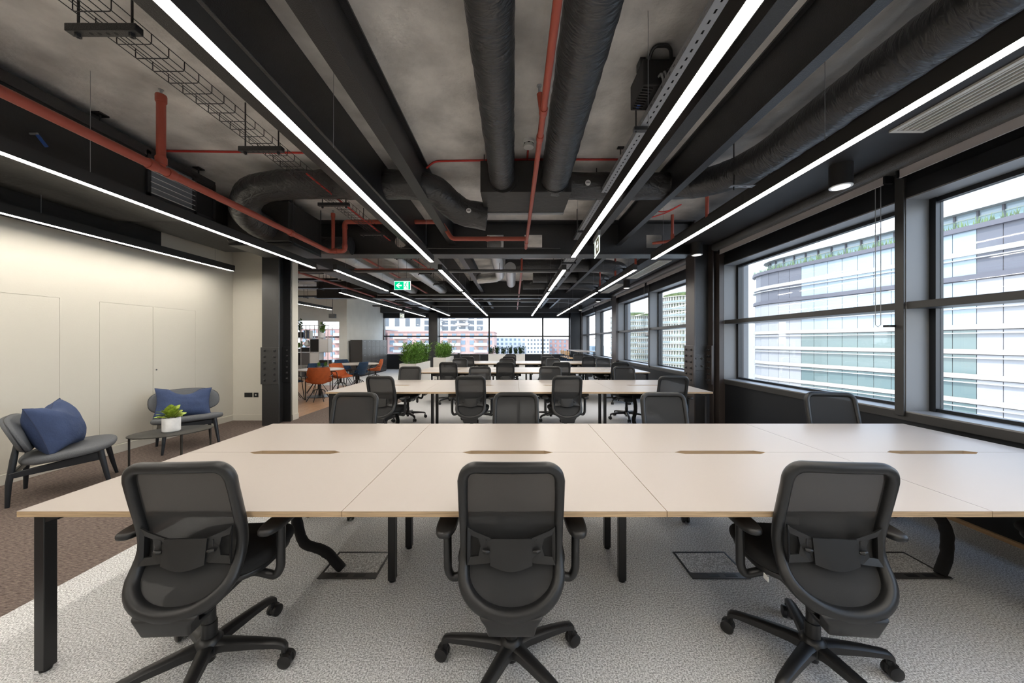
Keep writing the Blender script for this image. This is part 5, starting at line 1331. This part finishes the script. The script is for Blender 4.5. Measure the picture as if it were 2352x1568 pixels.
# storeys: level index 0 is the band just above eye level
def storey(zf, kind):
    """zf: bottom of the cream band; glass above it up to the next band"""
    ribbon(MB(), fp, zf, zf+0.72, 0.30, 0.5).build('cream_band', 'cream_band' if kind != 'upper' else 'white_fin', OB, world=True)
    ribbon(MB(), fp, zf-0.62, zf-0.48, 0.55, 0.5).build('sun_fin', 'white_fin', OB, world=True)
    return zf
pane_cache = {}
def panes(z0, z1, kind):
    for i in range(len(fp)-1):
        a, b = fp[i], fp[i+1]; L = (b-a).length; d = (b-a)/L; ang_ = math.atan2(d.y, d.x)
        y = (a.y+b.y)/2
        corner = i > len(fp)*0.615 and i < len(fp)*0.62+5
        if kind == 'upper': m = 'facade_grey' if (46 < y < 52 and i < 20) or (77 < y < 90) else 'office_glass_pale'
        else: m = 'facade_white' if (46 < y < 52 and i < 20) or (77 < y) else 'office_glass'
        if kind == 'mid' and m == 'office_glass': m = 'office_glass_pale'
        key = (m, round(z1-z0, 2))
        if key not in pane_cache:
            o = MB().box(0.04, 2.56, -0.06, 0.0, 0.0, z1-z0).build('pane', m, OB); pane_cache[key] = o
        else:
            o = pane_cache[key].copy(); C.objects.link(o)
        o.parent = OB; o.location = (a.x-OB.location.x, a.y-OB.location.y, z0-OB.location.z); o.rotation_euler = (0, 0, ang_); o.scale = (L/2.6, 1, 1)
ribbon(MB(), fp, -30, 18, -0.10, 0.6).build('mullion_wall', 'soffit_grey', OB, world=True)
zc = 3.25
for k in range(-6, 2):
    z = zc+FH*(k-0)-0.0
    storey(z, 'low'); panes(z+0.72, z+FH-0.12, 'low' if k < 0 else 'mid')
z = zc+2*FH
ribbon(MB(), fp, z, z+0.75, 0.45, 0.7).build('grey_band', 'soffit_grey', OB, world=True)
panes(z+0.75, z+FH-0.0, 'upper')
z += FH
storey(z-0.0, 'upper'); panes(z+0.72, z+FH, 'upper')
z += FH
ribbon(MB(), fp, z, z+0.7, 0.6, 2.2).build('terrace_edge', 'soffit_grey', OB, world=True)
ribbon(MB(), fp, z+0.7, z+1.75, 0.45, 0.04).build('balustrade', 'balcony_pane', OB, world=True)
# set back top storey
bp = [p+Vector((3.4, -0.5, 0)) for p in fp]
ribbon(MB(), bp, z+0.6, z+3.5, 0, 0.4).build('penthouse_glass', 'office_glass_pale', OB, world=True)
ribbon(MB(), bp, z+2.5, z+2.7, 0.12, 0.3).build('penthouse_rail', 'stone_white', OB, world=True)
for i in range(0, len(bp)-1, 1):
    q = bp[i]; MB().box(q.x-0.25, q.x+0.05, q.y-0.12, q.y+0.12, z+0.6, z+3.5).build('penthouse_post', 'soffit_grey', OB, world=True)
ribbon(MB(), [p+Vector((-1.2, 0, 0)) for p in bp], z+3.5, z+4.6, 0.3, 6.0).build('roof_slab', 'white_fin', OB, world=True)
for a, b in zip(fp[:-1], fp[1:]): pass
ribbon(MB(), fp, -30, z+0.6, -5, 3.0).build('core', 'office_inside', OB, world=True)
random.seed(9)
g = MB()
for p in fp:
    for k in range(26):
        q = p+Vector((random.uniform(0.1, 0.9), random.uniform(-1.3, 1.3), 0)); h = random.uniform(0.4, 1.5); w = 0.14
        a = random.uniform(0, PI)
        g.add([(q.x-w*math.cos(a), q.y-w*math.sin(a), z+0.7), (q.x+w*math.cos(a), q.y+w*math.sin(a), z+0.7), (q.x+random.uniform(-0.3, 0.3), q.y+random.uniform(-0.3, 0.3), z+0.7+h)], [(0, 1, 2)])
mat('terrace_plants', (0.22, 0.26, 0.07), 0.8, var=0.4, vscale=1.5)
o = g.build('terrace_planting', 'terrace_plants', OB, world=True, recalc=False); o['kind'] = 'stuff'

# --- flats
def flats(name, label, x0, x1, y0, y1, ztop, fh, bay, wall, win, ww=0.55, wh=0.6, balc=0, faces=('front',), zbot=-30, zvis=-14, roof=None, trim=None):
    t = thing(name, label, 'building', ((x0+x1)/2, y0, zbot))
    MB().box(x0, x1, y0, y1, zbot, ztop).build('walls', wall, t, world=True)
    if trim: MB().box(x0-0.3, x1+0.3, y0-0.3, y1+0.3, ztop, ztop+0.5).build('parapet', trim, t, world=True)
    w0 = b0 = None
    z = ztop-fh
    cnt = 0
    while z > zvis:
        if 'front' in faces:
            k = int((x1-x0)/bay); b_ = (x1-x0)/k
            for i in range(k):
                xx = x0+(i+0.5)*b_
                if w0 is None: o = w0 = MB().box(-b_*ww/2, b_*ww/2, -0.12, 0.0, 0, fh*wh).build('window', win, t)
                else: o = w0.copy(); C.objects.link(o); o.parent = t
                o.location = (xx-t.location.x, 0, z+fh*0.2-zbot)
                cnt += 1
                if balc and i % balc == 1:
                    if b0 is None:
                        o2 = b0 = MB().box(-b_*0.75, b_*0.75, -1.5, -0.12, -0.25, 0.0).box(-b_*0.75, b_*0.75, -1.5, -1.45, 0.0, 1.0).build('balcony', 'white_fin', t)
                    else: o2 = b0.copy(); C.objects.link(o2); o2.parent = t
                    o2.location = (xx-t.location.x, 0, z+fh*0.12-zbot)
        if 'left' in faces:
            k = int((y1-y0)/bay); b_ = (y1-y0)/k
            for i in range(k):
                yy = y0+(i+0.5)*b_
                o = MB().box(-0.12, 0.0, -b_*ww/2, b_*ww/2, 0, fh*wh).build('window', win, t) if (not hasattr(flats, 'lw') or flats.lw.get(name) is None) else flats.lw[name].copy()
                if not hasattr(flats, 'lw'): flats.lw = {}
                if flats.lw.get(name) is None: flats.lw[name] = o
                else: C.objects.link(o)
                o.parent = t; o.location = (x0-t.location.x, yy-t.location.y, z+fh*0.2-zbot)
        z -= fh
    if roof: MB().box(x0+1, x1-1, y0+1, y1-1, ztop, ztop+1.2).build('roof_planting', roof, t, world=True)
    return t
flats('brick_flats', 'long red brick flats with white balconies below the far windows', -58, -9, 160, 185, 5.6, 3.1, 4.0, 'brick_pale', 'pane_blue', 0.5, 0.62, balc=3, trim='brick')
flats('brick_flats', 'darker brick flats behind the lockers end of the far windows', -92, -60, 150, 180, 6.8, 3.1, 3.6, 'brick', 'pane_blue', 0.45, 0.62, balc=3, trim='stone_white')
flats('tower_flats', 'pale stone tower with tall narrow windows rising behind the brick flats', -100, -52, 200, 230, 27, 6.0, 6.0, 'stone_white', 'pane_grey', 0.42, 0.75, zvis=4)
flats('tower_flats', 'white tower with grey framed window bays next to the sky gap', -52, -17, 200, 230, 27, 3.3, 5.0, 'city_white', 'pane_grey', 0.72, 0.70, zvis=4, balc=3)
flats('low_block', 'low white block with rows of small windows in the far city', -12, 8, 230, 260, 4.2, 2.8, 2.6, 'city_white', 'pane_blue', 0.5, 0.5, zvis=-12)
flats('low_block', 'grey grid fronted block in the far city', 8, 22, 215, 240, 3.6, 2.4, 1.9, 'city_white', 'pane_grey', 0.5, 0.5, zvis=-12)
flats('low_block', 'red and white block near the corner post in the far city', 24, 40, 240, 270, 2.8, 2.8, 3.0, 'brick', 'pane_blue', 0.4, 0.6, zvis=-12, trim='facade_white')
flats('low_block', 'pale block with a blue roof line in the far city', -14, 12, 320, 350, 5.0, 3.0, 3.4, 'stone_white', 'pane_blue', 0.4, 0.5, zvis=-6)
flats('low_block', 'small blue grey block at the corner of the far city', 40, 56, 290, 320, 1.2, 2.8, 3.2, 'office_glass_pale', 'pane_blue', 0.5, 0.6, zvis=-12)
# --- round towers seen through the far side windows
def round_tower(name, label, cx, cy, r, ztop, fh, nb, zvis=-22, a0=PI*0.75, a1=PI*1.75):
    t = thing(name, label, 'building', (cx, cy, -30))
    MB().lathe([(r-1.4, 0), (r-1.4, ztop+30)], 48).build('core', 'tower_glass', t, smooth=True, angle=40)
    k = 0; z = ztop
    s0 = None
    while z > zvis:
        if s0 is None:
            s0 = MB().lathe([(r, 0), (r, 0.28)], 48).build('floor_slab', 'cream_band', t, smooth=True, angle=40); o = s0
        else: o = s0.copy(); C.objects.link(o)
        o.parent = t; o.location = (0, 0, z+30); z -= fh
    vs0 = None
    for i in range(nb):
        a = a0+(a1-a0)*i/(nb-1)
        if vs0 is None:
            vs0 = MB().box(r-1.45, r-0.6, -0.22, 0.22, 0, ztop-zvis).build('pier', 'stone_white', t); o = vs0
        else: o = vs0.copy(); C.objects.link(o)
        o.parent = t; o.location = (0, 0, zvis+30); o.rotation_euler = (0, 0, a)
    rl = None; z = ztop
    while z > zvis:
        if rl is None:
            pts = []
            mb = MB()
            mb.grid(lambda u, v: ((r-0.15)*math.cos(a0+(a1-a0)*u), (r-0.15)*math.sin(a0+(a1-a0)*u), 0.45+0.9*v), 40, 1); rl = mb.build('balustrade', 'balcony_glass', t, smooth=True); o = rl
        else: o = rl.copy(); C.objects.link(o)
        o.parent = t; o.location = (0, 0, z+30-fh); z -= fh
    MB().lathe([(r-3, 0), (r-3, 1.4), (r-6, 2.2)], 24, c=(0, 0, ztop+30.4)).build('roof_planting', 'roof_green', t)
round_tower('round_tower', 'rounded flats tower with glass balconies right behind the riveted column', 84, 168, 14, 22, 3.1, 34)
round_tower('round_tower', 'rounded flats tower with planted roof seen past the riveted column', 70, 205, 13, 15.5, 3.1, 34)
flats('glass_block', 'distant blue glazed block seen through the corner windows', 40, 52, 200, 230, -1.0, 3.0, 3.2, 'office_glass_pale', 'pane_blue', 0.6, 0.6, zvis=-20)

flats('tower_flats', 'slim pale flats glimpsed past the rounded end of the curved offices', 99, 114, 142, 160, 12, 3.0, 3.0, 'stone_white', 'pane_grey', 0.5, 0.6, zvis=-20, balc=2)
